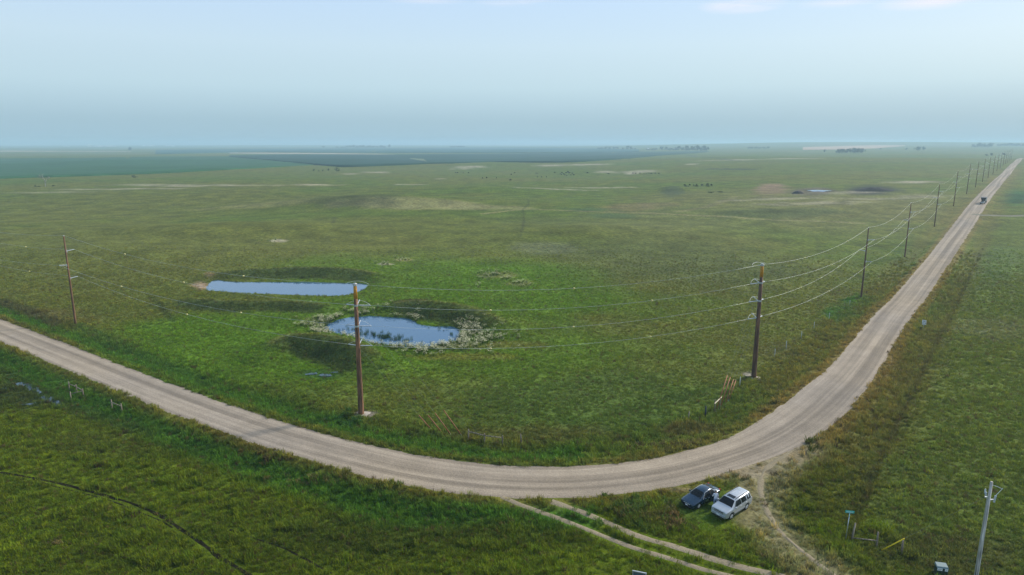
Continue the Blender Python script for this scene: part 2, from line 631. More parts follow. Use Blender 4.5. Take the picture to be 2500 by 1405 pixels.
class MB:
    def __init__(s):
        s.v, s.f = [], []
    def add(s, verts, faces):
        k = len(s.v)
        s.v += [tuple(map(float, p)) for p in verts]
        s.f += [tuple(k + i for i in f) for f in faces]
        return s
    def box(s, x0, x1, y0, y1, z0, z1):
        return s.add([(x0, y0, z0), (x1, y0, z0), (x1, y1, z0), (x0, y1, z0), (x0, y0, z1), (x1, y0, z1), (x1, y1, z1), (x0, y1, z1)],
                     [(0, 3, 2, 1), (4, 5, 6, 7), (0, 1, 5, 4), (1, 2, 6, 5), (2, 3, 7, 6), (3, 0, 4, 7)])
    def tube(s, pts, radii, n=8, cap=True):
        pts = [Vector(p) for p in pts]
        if not hasattr(radii, '__len__'):
            radii = [radii] * len(pts)
        vs, fs = [], []
        up = Vector((0, 0, 1))
        for i, p in enumerate(pts):
            d = (pts[min(i + 1, len(pts) - 1)] - pts[max(i - 1, 0)])
            d = d.normalized() if d.length > 1e-9 else Vector((0, 0, 1))
            a = d.cross(up)
            if a.length < 1e-3:
                a = d.cross(Vector((0, 1, 0)))
            a.normalize()
            b = d.cross(a)
            for k in range(n):
                t = 2 * math.pi * k / n
                vs.append(p + (a * math.cos(t) + b * math.sin(t)) * radii[i])
        for i in range(len(pts) - 1):
            for k in range(n):
                fs.append((i * n + k, i * n + (k + 1) % n, (i + 1) * n + (k + 1) % n, (i + 1) * n + k))
        if cap:
            fs.append(tuple(reversed(range(n))))
            fs.append(tuple(range((len(pts) - 1) * n, len(pts) * n)))
        return s.add(vs, fs)
    def mesh(s, name, smooth=False):
        me = bpy.data.meshes.new(name)
        me.from_pydata(s.v, [], s.f)
        me.validate()
        bm = bmesh.new()
        bm.from_mesh(me)
        bmesh.ops.recalc_face_normals(bm, faces=bm.faces)
        bm.to_mesh(me)
        bm.free()
        if smooth:
            for p in me.polygons:
                p.use_smooth = True
        return me
    def build(s, name, m, parent=None, smooth=False):
        return link(name, s.mesh(name, smooth), m, parent)

def grid_mesh(name, V, nu, nv, smooth=True):
    idx = np.arange(nu * nv).reshape(nu, nv)
    F = np.stack([idx[:-1, :-1].ravel(), idx[1:, :-1].ravel(), idx[1:, 1:].ravel(), idx[:-1, 1:].ravel()], 1)
    me = bpy.data.meshes.new(name)
    me.vertices.add(len(V))
    me.vertices.foreach_set('co', np.asarray(V, np.float32).ravel())
    me.loops.add(F.size)
    me.loops.foreach_set('vertex_index', F.ravel().astype(np.int32))
    me.polygons.add(len(F))
    me.polygons.foreach_set('loop_start', np.arange(0, F.size, 4, dtype=np.int32))
    me.update(calc_edges=True)
    if smooth:
        me.polygons.foreach_set('use_smooth', np.ones(len(F), bool))
    return me

def strip(name, C, HWs, m, lift=0.03, ncross=9, jag=0.25, step=0.5, seed=0, maxlen=None, crown=0.0):
    """ribbon draped on the terrain along centre line C with ragged edges and a UV map in metres"""
    C = np.asarray(C, float)
    arc = np.concatenate([[0], np.cumsum(np.hypot(*np.diff(C, axis=0).T))])
    if hasattr(step, '__call__'):
        S, s_ = [0.0], 0.0
        while s_ < arc[-1]:
            s_ += step(np.interp(s_, arc, C[:, 0]), np.interp(s_, arc, C[:, 1]))
            S.append(min(s_, arc[-1]))
        S = np.array(S)
    else:
        S = np.arange(0, arc[-1], step)
    X, Y = np.interp(S, arc, C[:, 0]), np.interp(S, arc, C[:, 1])
    hw = np.interp(S, arc, HWs) if hasattr(HWs, '__len__') else np.full(len(S), HWs)
    TX, TY = np.gradient(X), np.gradient(Y)
    l = np.hypot(TX, TY)
    l[l == 0] = 1
    TX, TY = TX / l, TY / l
    eL = hw + jag * ((fbm(S, S * 0 + 1, 2.2, seed, 4) - 0.5) * 2.4)
    eR = hw + jag * ((fbm(S, S * 0 + 50, 2.2, seed + 9, 4) - 0.5) * 2.4)
    k = np.linspace(-1, 1, ncross)
    off = np.where(k[None] < 0, k[None] * eR[:, None], k[None] * eL[:, None])     # + = left of travel
    VX = X[:, None] - TY[:, None] * off
    VY = Y[:, None] + TX[:, None] * off
    VZ = zt(VX.ravel(), VY.ravel()).reshape(VX.shape) + lift
    VZ[:, 0] -= lift + 0.04
    VZ[:, -1] -= lift + 0.04
    VZ = VZ + crown * (1 - k[None] ** 2)
    V = np.stack([VX, VY, VZ], -1).reshape(-1, 3)
    me = grid_mesh(name, V, len(S), ncross)
    uvl = me.uv_layers.new(name='UVMap')
    uvs = np.stack([off, np.repeat(S[:, None], ncross, 1)], -1).reshape(-1, 2)
    li = np.empty(len(me.loops), np.int32)
    me.loops.foreach_get('vertex_index', li)
    uvl.data.foreach_set('uv', uvs[li].astype(np.float32).ravel())
    return link(name, me, m)

# ================================================================== THE SETTING
FENCE_R = [g0(*p) for p in ((2085, 1312), (2130, 1180), (2185, 1060), (2245, 930), (2305, 810), (2345, 730), (2400, 610), (2440, 545))]
FENCE_R_EXT = [FENCE_R[0] + (FENCE_R[0] - FENCE_R[1]) * 0.0] + FENCE_R

# colours are albedos of the plants and soils that grow / lie there
OLIVE = np.array([0.073, 0.109, 0.013])
BROWN = np.array([0.100, 0.110, 0.020])
LUSH = np.array([0.070, 0.138, 0.007])
DITCH = np.array([0.042, 0.104, 0.009])
LOWER = np.array([0.070, 0.099, 0.004])
GOLD = np.array([0.170, 0.120, 0.040])
GREY = np.array([0.074, 0.104, 0.014])
STRAW = np.array([0.250, 0.225, 0.105])
SOIL = np.array([0.105, 0.080, 0.055])
PALE = np.array([0.34, 0.30, 0.22])

BLOBS = []
def blob(px, py, rx, ry, color, st=1.0, rag=0.5, soft=0.5):
    c = at_z(px, py, float(zbase(*g0(px, py))))
    a, b = at_z(px - rx, py), at_z(px + rx, py)
    wx = abs(b[0] - a[0]) / 2
    lo, hi = at_z(px, py + ry), at_z(px, max(py - ry, 352))
    wy = (hi[1] - lo[1]) / 2
    skew = c[0] / max(c[1], 1)
    BLOBS.append((c[0], c[1], wx, wy, np.array(color), st, rag, soft, skew))

for a in ((900, 800, 560, 95, LUSH, 0.9), (1260, 700, 260, 80, LUSH, 0.85), (560, 850, 420, 85, LUSH, 0.8), (950, 665, 420, 55, LUSH, 0.75),
          (1450, 980, 420, 80, np.array([0.05, 0.095, 0.016]), 0.55), (1500, 735, 300, 40, LUSH, 0.35),
          (900, 560, 900, 42, BROWN, 0.75), (250, 610, 330, 75, BROWN, 0.6), (1650, 640, 330, 60, np.array([0.070, 0.088, 0.024]), 0.7),
          (300, 500, 500, 30, BROWN, 0.6), (1500, 540, 300, 25, np.array([0.082, 0.1, 0.028]), 0.5),
          (1010, 497, 170, 7, STRAW, 0.55), (1180, 508, 120, 5, STRAW, 0.45), (640, 500, 160, 5, STRAW, 0.3),
          (870, 488, 110, 6, np.array([0.05, 0.055, 0.025]), 0.6), (800, 484, 60, 4, np.array([0.04, 0.05, 0.025]), 0.5),
          (1545, 506, 75, 9, np.array([0.16, 0.10, 0.055]), 0.6), (1600, 500, 60, 6, np.array([0.15, 0.1, 0.06]), 0.6),
          (1880, 462, 42, 12, np.array([0.22, 0.14, 0.095]), 0.8), (1985, 468, 50, 8, np.array([0.10, 0.08, 0.065]), 0.85),
          (1780, 500, 330, 40, np.array([0.12, 0.125, 0.04]), 0.55), (2150, 505, 200, 38, np.array([0.14, 0.135, 0.05]), 0.5),
          (1640, 470, 30, 10, np.array([0.05, 0.068, 0.03]), 0.8), (2130, 462, 58, 9, np.array([0.025, 0.03, 0.022]), 0.95),
          (1900, 520, 160, 6, np.array([0.05, 0.07, 0.025]), 0.6), (1440, 512, 70, 5, np.array([0.04, 0.085, 0.03]), 0.6), (1490, 528, 60, 6, np.array([0.045, 0.085, 0.03]), 0.6),
          (2055, 765, 52, 26, np.array([0.022, 0.105, 0.014]), 0.9), (2100, 735, 45, 18, np.array([0.026, 0.11, 0.014]), 0.85), (2215, 620, 40, 22, np.array([0.035, 0.09, 0.02]), 0.5),
          (2290, 760, 40, 30, np.array([0.05, 0.12, 0.02]), 0.6), (2400, 800, 120, 40, np.array([0.12, 0.13, 0.055]), 0.6), (2440, 640, 70, 40, np.array([0.075, 0.12, 0.03]), 0.5),
          (1330, 605, 80, 14, np.array([0.12, 0.125, 0.085]), 0.4), (680, 588, 22, 3, PALE, 0.6), (985, 635, 25, 4, STRAW, 0.7), (940, 645, 22, 3, PALE, 0.6),
          (1215, 672, 50, 8, STRAW, 0.4), (1270, 690, 40, 8, STRAW, 0.4),
          (490, 697, 28, 11, np.array([0.23, 0.17, 0.115]), 0.95), (512, 672, 14, 9, np.array([0.2, 0.15, 0.1]), 0.8),
          (1130, 846, 95, 10, np.array([0.17, 0.165, 0.06]), 0.6), (770, 785, 45, 12, np.array([0.13, 0.145, 0.05]), 0.5), (1130, 872, 160, 10, np.array([0.13, 0.13, 0.022]), 0.7), (1250, 845, 90, 10, np.array([0.13, 0.125, 0.025]), 0.6),
          (1010, 748, 50, 10, np.array([0.05, 0.042, 0.025]), 0.8),
          
          (900, 1012, 24, 6, np.array([0.26, 0.22, 0.18]), 0.95), (1825, 915, 16, 5, np.array([0.22, 0.2, 0.17]), 0.8),
          (1280, 1060, 230, 26, np.array([0.075, 0.068, 0.018]), 0.6), (1690, 1045, 90, 22, np.array([0.085, 0.07, 0.026]), 0.75), (1900, 860, 80, 25, np.array([0.085, 0.082, 0.025]), 0.6),
          (640, 1080, 240, 28, np.array([0.040, 0.046, 0.009]), 0.7), (300, 1080, 260, 34, np.array([0.060, 0.078, 0.010]), 0.6), (1050, 1300, 420, 60, np.array([0.038, 0.056, 0.008]), 0.55),
          (60, 960, 110, 45, np.array([0.028, 0.042, 0.012]), 0.85), (330, 960, 220, 50, DITCH, 0.65), (120, 905, 160, 35, DITCH, 0.7), (740, 1130, 150, 25, np.array([0.045, 0.09, 0.014]), 0.5),
          (610, 1197, 18, 5, np.array([0.035, 0.035, 0.02]), 0.9), (140, 1327, 18, 5, np.array([0.16, 0.12, 0.08]), 0.7), (780, 915, 60, 14, np.array([0.035, 0.085, 0.015]), 0.8),
          (1800, 1158, 120, 16, np.array([0.25, 0.205, 0.15]), 0.85), (1900, 1120, 70, 22, np.array([0.235, 0.195, 0.14]), 0.8), (1650, 1205, 70, 6, np.array([0.22, 0.18, 0.13]), 0.7), (1720, 1240, 90, 45, np.array([0.045, 0.085, 0.010]), 0.8), (1600, 1265, 90, 25, np.array([0.075, 0.085, 0.014]), 0.5),
          (2040, 1180, 120, 90, np.array([0.068, 0.072, 0.010]), 0.7), (2170, 900, 60, 90, np.array([0.105, 0.085, 0.022]), 0.7), (2080, 1060, 70, 60, np.array([0.085, 0.082, 0.014]), 0.6),
          (2300, 1350, 220, 60, np.array([0.058, 0.058, 0.018]), 0.6), (2480, 478, 34, 15, np.array([0.022, 0.085, 0.024]), 0.95), (2490, 482, 26, 9, np.array([0.015, 0.06, 0.02]), 0.8), (90, 775, 140, 26, np.array([0.10, 0.088, 0.025]), 0.7)):
    blob(*a)
for px, py, rx, ry in ((370, 452, 90, 1.6), (430, 455, 60, 1.4), (560, 453, 120, 1.5), (120, 470, 120, 1.5), (300, 462, 150, 1.2), (920, 421, 35, 2.2), (855, 425, 20, 1.6), (770, 452, 60, 1.3), (1000, 451, 40, 1.2), (1150, 408, 40, 1.4),
                       (1130, 413, 30, 1.0), (1075, 437, 14, 1.2), (1370, 404, 60, 1.2), (1450, 402, 40, 1.0), (1480, 420, 32, 1.6), (1560, 419, 45, 1.5), (1545, 424, 20, 1.2), (1690, 401, 14, 1.0),
                       (1800, 391, 60, 0.9), (1930, 388, 50, 0.9), (1470, 459, 90, 1.2), (1350, 462, 90, 1.2), (1900, 486, 120, 2), (2080, 470, 60, 2.5), (2230, 445, 60, 2), (2260, 480, 60, 3), (2130, 486, 80, 2), (1990, 497, 120, 3)):
    blob(px, py, rx, ry, PALE, 0.75 if py < 470 else 0.45, 0.9, 0.8)

TRAILS = [([(1180, 522), (1290, 511), (1460, 517), (1600, 522), (1750, 528), (1900, 538), (2010, 541), (2105, 545)], 1.3, STRAW * 0.85, 0.75),
          ([(1655, 517), (1720, 507), (1760, 494), (1800, 480)], 2.2, STRAW * 0.7, 0.5),
          ([(1288, 487), (1292, 498), (1276, 512), (1280, 540), (1270, 580)], 0.5, np.array([0.03, 0.035, 0.015]), 0.45),
          ([(818, 530), (812, 545)], 0.8, np.array([0.04, 0.045, 0.02]), 0.6),
          ([(370, 726), (395, 752), (426, 787)], 0.5, np.array([0.022, 0.04, 0.01]), 0.5),
          ([(0, 735), (40, 748), (90, 768), (140, 790)], 1.4, np.array([0.055, 0.055, 0.025]), 0.8),
          ([(190, 795), (280, 835), (400, 885), (520, 935)], 1.2, np.array([0.04, 0.09, 0.014]), 0.6),
          ([(0, 900), (40, 925), (100, 955), (160, 985), (260, 1020), (360, 1055)], 1.1, np.array([0.03, 0.05, 0.012]), 0.6),
          ([(1650, 375), (1800, 394), (1960, 397), (2150, 396)], 5.0, np.array([0.03, 0.04, 0.03]), 0.5),
          ([(2050, 394), (2145, 395)], 6, np.array([0.03, 0.04, 0.03]), 0.8),
          ([(1745, 413), (1830, 414)], 9, np.array([0.03, 0.035, 0.03]), 0.8)]
TRAILS = [(np.array([g0(*p) for p in P]), w, c, s) for P, w, c, s in TRAILS]
RUT_PX = [[(0, 1158), (60, 1165), (110, 1175), (160, 1183), (240, 1205), (300, 1222), (345, 1238), (385, 1255), (430, 1280), (470, 1305), (505, 1335), (540, 1362), (580, 1385), (620, 1408)],
          [(560, 1290), (620, 1310), (690, 1335), (750, 1365), (810, 1400)],
          [(80, 1172), (150, 1192), (250, 1215), (330, 1245), (390, 1268), (420, 1285)]]
RUTS = [(np.array([g0(*p) for p in P]), w) for P, w in zip(RUT_PX, (0.42, 0.28, 0.2))]
TRACK_PX = [([(1225, 1222), (1330, 1262), (1450, 1303), (1560, 1340), (1680, 1377), (1780, 1403), (1900, 1436)], 0.40),
            ([(1345, 1232), (1450, 1268), (1560, 1307), (1680, 1345), (1790, 1377), (1900, 1404), (1990, 1428)], 0.52),
            ([(1950, 1100), (1890, 1135), (1862, 1165), (1856, 1200), (1868, 1240), (1896, 1285), (1941, 1330), (1991, 1370), (2046, 1410)], 0.30)]
WORN = [catmull([g0(*p) for p in ((1960, 1095), (1890, 1140), (1855, 1180), (1850, 1225), (1870, 1275), (1915, 1325), (1970, 1370), (2030, 1412))], 5)]
TRACKS = [(catmull([g0(*p) for p in P], 5), w) for P, w in TRACK_PX]

def ground_color(x, y):
    """albedo, straw/road masks for every point of the land"""
    n1 = fbm(x, y, 60, 31, 4)
    n2 = fbm(x, y * 1.3, 220, 41, 3)
    n3 = fbm(x, y, 9, 51, 3)
    r = np.hypot(x, y)
    k = sstep(0.36, 0.66, 0.45 * n1 + 0.35 * n2 + 0.2 * n3)
    c = OLIVE[None] * (1 - k[:, None]) + BROWN[None] * k[:, None]
    d, arc, side, hw = road_q(x, y)
    e = d - hw
    # land on the near side of the road
    nearside = (side < 0) & (y < 150)
    south = nearside & (x < 34)
    fd, farc, fs = pl_dist(x, y, FENCE_R)
    right = (side < 0) & (x > 34) & (fs < 0) & (y < 330)
    c = np.where(south[:, None], LOWER[None] * (0.8 + 0.55 * n3[:, None]) * (1 + 0.25 * (n1[:, None] - 0.5)), c)
    c = np.where(right[:, None], (GREY[None] * (1 - 0.35 * k[:, None]) + 0.35 * k[:, None] * BROWN[None]), c)
    for bx, by, wx, wy, bc, st, rag, soft, skew in BLOBS:
        m = (np.abs(y - by) < 2.2 * wy) & (np.abs(x - bx) < 2.4 * wx + abs(skew) * 2.2 * wy)
        if not m.any():
            continue
        xx = x[m] - bx - skew * (y[m] - by)
        rr = np.sqrt((xx / wx) ** 2 + ((y[m] - by) / wy) ** 2)
        rr = rr + rag * (fbm(x[m], y[m], max(1.2, min(wx, wy) * 0.7), 61, 3) - 0.5) * 1.6
        a = (1 - sstep(1 - soft, 1 + soft * 0.5, rr)) * st
        c[m] = c[m] * (1 - a[:, None]) + bc[None] * a[:, None]
    # banks: brownish growth, near face painted darker as shade, crest rim painted as lit
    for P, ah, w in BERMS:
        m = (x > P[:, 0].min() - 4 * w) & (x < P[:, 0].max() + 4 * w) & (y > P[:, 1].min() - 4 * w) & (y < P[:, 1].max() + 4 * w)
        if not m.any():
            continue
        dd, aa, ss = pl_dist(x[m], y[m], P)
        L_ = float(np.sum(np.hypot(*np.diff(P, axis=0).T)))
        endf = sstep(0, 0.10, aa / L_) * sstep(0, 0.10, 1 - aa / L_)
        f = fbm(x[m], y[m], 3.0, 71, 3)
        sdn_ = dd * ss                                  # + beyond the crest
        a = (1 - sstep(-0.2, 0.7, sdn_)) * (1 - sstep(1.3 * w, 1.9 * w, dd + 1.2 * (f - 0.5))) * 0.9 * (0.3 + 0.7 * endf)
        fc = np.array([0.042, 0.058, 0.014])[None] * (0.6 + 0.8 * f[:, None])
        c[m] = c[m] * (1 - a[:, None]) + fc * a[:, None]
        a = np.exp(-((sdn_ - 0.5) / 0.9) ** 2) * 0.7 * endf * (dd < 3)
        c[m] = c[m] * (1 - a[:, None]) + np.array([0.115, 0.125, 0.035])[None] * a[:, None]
    # verges
    left_road = (x < 8)
    a = sstep(0.2, 1.4, e) * (1 - sstep(3.6, 6.5, e + 2.5 * (n3 - 0.5))) * np.where(left_road, 0.95, 0.0)
    c = c * (1 - a[:, None]) + DITCH[None] * a[:, None]
    gold = (1 - sstep(0.3, 1.5 + 1.5 * n3, e)) * (e > -0.6) * np.where(x > 30, 0.75, 0.4) * np.where((side > 0) & (x < 8), 0.3, 1)
    c = c * (1 - gold[:, None]) + GOLD[None] * gold[:, None]
    vg = sstep(1.5, 3, e) * (1 - sstep(5, 9, e + 3 * (n3 - 0.5))) * (x > 36) * 0.5
    c = c * (1 - vg[:, None]) + (np.array([0.105, 0.092, 0.022]))[None] * vg[:, None]
    fl = (1 - sstep(0.2, 1.0, fd)) * (fs > 0) * 0.6 * (y < 330)
    c = c * (1 - fl[:, None]) + np.array([0.045, 0.040, 0.014])[None] * fl[:, None]
    for P in WORN:
        m = (x > P[:, 0].min() - 5) & (x < P[:, 0].max() + 5) & (y > P[:, 1].min() - 5) & (y < P[:, 1].max() + 5)
        if m.any():
            dd, aa, _ = pl_dist(x[m], y[m], P)
            a = (1 - sstep(1.1, 3.8, dd + 2.8 * (fbm(x[m], y[m], 1.8, 78, 3) - 0.5))) * 0.68
            c[m] = c[m] * (1 - a[:, None]) + np.array([0.205, 0.170, 0.105])[None] * a[:, None]
    for P, w, tcx, st in TRAILS:
        m = (x > P[:, 0].min() - 5 * w) & (x < P[:, 0].max() + 5 * w) & (y > P[:, 1].min() - 5 * w) & (y < P[:, 1].max() + 5 * w)
        if m.any():
            dd, _, _ = pl_dist(x[m], y[m], P)
            a = (1 - sstep(0.5 * w, 1.6 * w, dd + 0.7 * w * (fbm(x[m], y[m], 3, 77, 2) - 0.5))) * st
            c[m] = c[m] * (1 - a[:, None]) + tcx[None] * a[:, None]
    return c, e, side, fd, fs

def axis(lo, hi, flo, fhi, step, g):
    a = list(np.arange(flo, fhi, step))
    s, v = step, fhi
    while v < hi:
        a.append(v)
        s *= g
        v += s
    a.append(hi)
    s, v, b = step, flo, []
    while v > lo:
        s *= g
        v -= s
        b.append(v)
    return np.array(sorted(set(b + a)))

GX = axis(-26000, 26000, -115, 135, 0.7, 1.035)
GY = axis(-300, 27000, 44, 215, 0.7, 1.017)
XX, YY = np.meshgrid(GX, GY, indexing='ij')
gx, gy = XX.ravel(), YY.ravel()
gzz = zt(gx, gy)
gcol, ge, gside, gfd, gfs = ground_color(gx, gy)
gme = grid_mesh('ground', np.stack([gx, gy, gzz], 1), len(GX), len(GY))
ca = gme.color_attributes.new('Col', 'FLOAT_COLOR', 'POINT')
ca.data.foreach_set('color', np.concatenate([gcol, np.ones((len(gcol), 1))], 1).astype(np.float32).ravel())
GROUND_M = ground_material()
tag(link('ground', gme, GROUND_M), 'rolling green and olive pasture reaching to the horizon', 'ground', kind='structure')

# gravel roads
M_ROAD = gravel_material('gravel', (0.325, 0.262, 0.190), (0.290, 0.243, 0.192))
tag(strip('gravel_road', ROAD_C, ROAD_HW, M_ROAD, 0.035, 13, 0.35, lambda x, y: max(0.45, 0.012 * max(0, math.hypot(x, y) - 60)), 5),
    'wide tan gravel road curving through the pasture and running off to the right', 'road', kind='structure')
tag(strip('side_road', SIDE_C, 2.3, gravel_material('side_gravel', (0.22, 0.20, 0.15), (0.17, 0.17, 0.11)), 0.09, 5, 0.4, 1.5, 8),
    'narrow gravel approach leaving the main road near the truck', 'road', kind='structure')
M_TRACK = gravel_material('track_soil', (0.27, 0.22, 0.15), (0.22, 0.185, 0.115), False)
TL = ('outer worn wheel rut of the two-track lane beside the dark lower grass', 'inner worn wheel rut of the two-track lane below the parked cars',
      'worn wheel line curving away behind the silver SUV')
for (P, w), lb in zip(TRACKS, TL):
    tag(strip('dirt_track', P, w, M_TRACK, 0.04, 5, 0.16 if w > 0.35 else 0.36, 0.22, int(P[0][0] * 7) % 90), lb, 'track', 'worn wheel tracks by the parked cars', 'structure')
M_MUD = mat('rut_mud', (0.016, 0.015, 0.009), 0.95, spec=0.0, noise=0.5, nscale=1.5)
for (P, w), lb in zip(RUTS, ('long dark wheel rut curving through the lower left grass', 'shorter dark wheel rut right of the long one in the lower grass', 'thin trodden line running beside the long dark rut')):
    tag(strip('wheel_rut', catmull(P, 4), w, M_MUD, 0.03, 3, w * 0.9, 0.2, 3), lb, 'rut', kind='structure')

# water
def water_material(name='pond_water', base=(0.026, 0.085, 0.165), ior=1.7):
    m = bpy.data.materials.new(name)
    m.use_nodes = True
    t = m.node_tree
    b = t.nodes['Principled BSDF']
    b.inputs['Base Color'].default_value = (*base, 1)
    b.inputs['Roughness'].default_value = 0.03
    b.inputs['IOR'].default_value = ior
    b.inputs['Specular IOR Level'].default_value = 0.5
    geo = t.nodes.new('ShaderNodeNewGeometry')
    n = t.nodes.new('ShaderNodeTexNoise')
    n.inputs['Scale'].default_value = 1.6
    n.inputs['Detail'].default_value = 3
    t.links.new(geo.outputs['Position'], n.inputs['Vector'])
    bp = t.nodes.new('ShaderNodeBump')
    bp.inputs['Strength'].default_value = 0.05
    bp.inputs['Distance'].default_value = 0.03
    t.links.new(n.outputs[0], bp.inputs['Height'])
    t.links.new(bp.outputs[0], b.inputs['Normal'])
    return m
M_WATER = water_material()
M_PUD = water_material('puddle_water', (0.02, 0.035, 0.045), 1.55)
PUDS = []
def sheet(name, P, z, m, jag=0.0, seed=0):
    P = np.asarray(P, float)
    c = P.mean(0)
    Q = []
    n = len(P)
    for i in range(n):
        a, b = P[i], P[(i + 1) % n]
        for t in np.linspace(0, 1, 4, endpoint=False):
            Q.append(a + (b - a) * t)
    Q = np.array(Q)
    if jag:
        k = (fbm(Q[:, 0], Q[:, 1], 1.6, seed, 3) - 0.5) * 2 * jag
        d = Q - c
        Q = Q + d / np.maximum(np.hypot(*d.T), 0.1)[:, None] * k[:, None]
    me = bpy.data.meshes.new(name)
    me.from_pydata([(q[0], q[1], z) for q in Q], [], [tuple(range(len(Q)))])
    if me.polygons[0].normal.z < 0:
        me.flip_normals()
    return link(name, me, m)
tag(sheet('pond', PONDS['upper'][0], PONDS['upper'][1], M_WATER, 0.25, 4), 'long blue pond below the far grassy bank, farther from the road', 'pond', 'stock ponds', 'structure')
tag(sheet('pond', PONDS['lower'][0], PONDS['lower'][1], M_WATER, 0.6, 5), 'rounded blue pond ringed with pale flowering weeds behind the near pole', 'pond', 'stock ponds', 'structure')
def puddle(pts, w, lb, name='puddle'):
    C = catmull([g0(*p) for p in pts], 6)
    PUDS.append((C, w))
    o = strip(name, C, w, M_PUD, 0.0, 3, w * 1.3, 0.35, int(pts[0][0]))
    me = o.data
    co = np.empty(len(me.vertices) * 3, np.float32)
    me.vertices.foreach_get('co', co)
    co = co.reshape(-1, 3)
    n = len(co) // 3
    zz = co[:, 2].reshape(n, 3).mean(1)
    zz = np.convolve(np.pad(zz, 6, 'edge'), np.ones(13) / 13, 'valid')
    co[:, 2] = np.repeat(zz + 0.13, 3)
    me.vertices.foreach_set('co', co.ravel())
    tag(o, lb, 'puddle', 'puddles in the ditch', 'structure')
puddle([(40, 933), (62, 940), (85, 949), (100, 958)], 0.5, 'thin blue puddle highest in the marshy left ditch')
puddle([(100, 966), (118, 972), (135, 980), (147, 988)], 0.5, 'thin blue puddle at the right tip of the left marsh')
puddle([(46, 989), (75, 986), (110, 979), (125, 975)], 0.3, 'thin blue puddle along the lower edge of the left marsh')
puddle([(4, 948), (20, 952)], 0.25, 'small blue puddle at the left picture edge')
puddle([(745, 917), (775, 913)], 0.4, 'left streak of the shallow seep in the hollow left of the near pole')
puddle([(780, 917), (800, 918), (812, 916)], 0.4, 'middle streak of the shallow seep left of the near pole')
puddle([(808, 911), (828, 910)], 0.35, 'right streak of the shallow seep left of the near pole')
for pts, w, lb in (([(1972, 467), (2000, 466), (2025, 468)], 5.0, 'tiny bright pool beside the bare dirt bank near the pole line'), ([(796, 484), (810, 484), (826, 484)], 4.0, 'tiny distant pool beyond the low rise at left centre'),):
    P = catmull([g0(*p) for p in pts], 6)
    o = strip('pool', P, w, M_WATER, 0.35, 5, 0.4, 1.0, 3)
    tag(o, lb, 'pool', kind='structure')

# crop fields beyond the pasture: real stands of crop with a height of their own
def field(name, front, back, h, m, lb, cat='field', nu=44, nv=20):
    def samp(P, n):
        P = np.array(P, float)
        a = np.concatenate([[0], np.cumsum(np.abs(np.diff(P[:, 0])) + 1e-3)])
        s = np.linspace(0, a[-1], n)
        return np.stack([np.interp(s, a, P[:, 0]), np.interp(s, a, P[:, 1])], 1)
    A, B = samp(front, nu), samp(back, nu)
    fw = np.array([ground(*p)[:2] for p in A])
    bw = np.array([ground(*p)[:2] for p in B])
    V = np.zeros((nu, nv + 1, 3))
    t = np.linspace(0, 1, nv)
    V[:, 1:, 0] = fw[:, None, 0] + (bw - fw)[:, None, 0] * t[None]
    V[:, 1:, 1] = fw[:, None, 1] + (bw - fw)[:, None, 1] * t[None]
    V[:, 1:, 2] = zt(V[:, 1:, 0].ravel(), V[:, 1:, 1].ravel()).reshape(nu, nv) + h
    V[:, 0, :2] = V[:, 1, :2] - 0.01
    V[:, 0, 2] = V[:, 1, 2] - h - 1.5
    return tag(link(name, grid_mesh(name, V.reshape(-1, 3), nu, nv + 1), m), lb, cat, kind='structure')
def crop_mat(name, c):
    m = bpy.data.materials.new(name)
    m.use_nodes = True
    t = m.node_tree
    b = t.nodes['Principled BSDF']
    b.inputs['Roughness'].default_value = 0.9
    b.inputs['Specular IOR Level'].default_value = 0.1
    geo = t.nodes.new('ShaderNodeNewGeometry')
    f1, h1 = mul_noise(t, geo.outputs['Position'], 0.02, 0.82, 1.18, 4)
    f2, h2 = mul_noise(t, geo.outputs['Position'], 0.8, 0.75, 1.25, 3)
    rgb = t.nodes.new('ShaderNodeRGB')
    rgb.outputs[0].default_value = (*c, 1)
    t.links.new(times(t, times(t, rgb.outputs[0], f1), f2), b.inputs['Base Color'])
    return m
M_CORN = crop_mat('corn_dark', (0.011, 0.050, 0.031))
M_BEAN = crop_mat('bean_green', (0.026, 0.086, 0.032))
M_FAR = crop_mat('far_crop', (0.012, 0.066, 0.05))
M_STUB = crop_mat('stubble', (0.34, 0.29, 0.20))
field('crop_field', [(-60, 440), (0, 437), (200, 431), (400, 424), (560, 415), (700, 407), (770, 403)], [(-60, 388), (0, 388), (200, 387), (400, 383), (560, 383), (640, 386), (765, 400)], 0.8, M_BEAN, 'broad mid-green crop field at the left behind the pasture')
field('crop_field', [(560, 384), (640, 391), (750, 402), (840, 409), (960, 405), (1060, 400), (1100, 400), (1200, 396), (1330, 398), (1400, 397), (1500, 391), (1620, 380), (1732, 372)],
      [(560, 381), (700, 379), (960, 379), (1100, 377.5), (1250, 376), (1400, 374), (1550, 372), (1732, 370.5)], 1.6, M_CORN, 'long dark teal crop field across the centre distance')
field('crop_field', [(380, 377), (620, 372), (900, 374), (1200, 374), (1450, 372.5), (1560, 371)], [(380, 367), (620, 364), (900, 363), (1200, 361), (1450, 363), (1560, 366)], 1.2, M_FAR, 'hazy blue-green crop field beyond the pale stubble strip')
field('stubble_field', [(560, 375.5), (700, 376.5), (850, 377.5), (965, 378.3)], [(560, 373.5), (700, 374), (850, 375.5), (965, 377.6)], 0.5, M_STUB, 'thin pale stubble strip above the dark teal field')
field('stubble_field', [(1000, 390), (1030, 396), (1042, 397.5)], [(1002, 388.8), (1034, 390.5), (1042, 396.8)], 2.0, mat('waterway', (0.12, 0.15, 0.07), 0.9), 'small pale green gap inside the dark teal field', nu=20, nv=6)
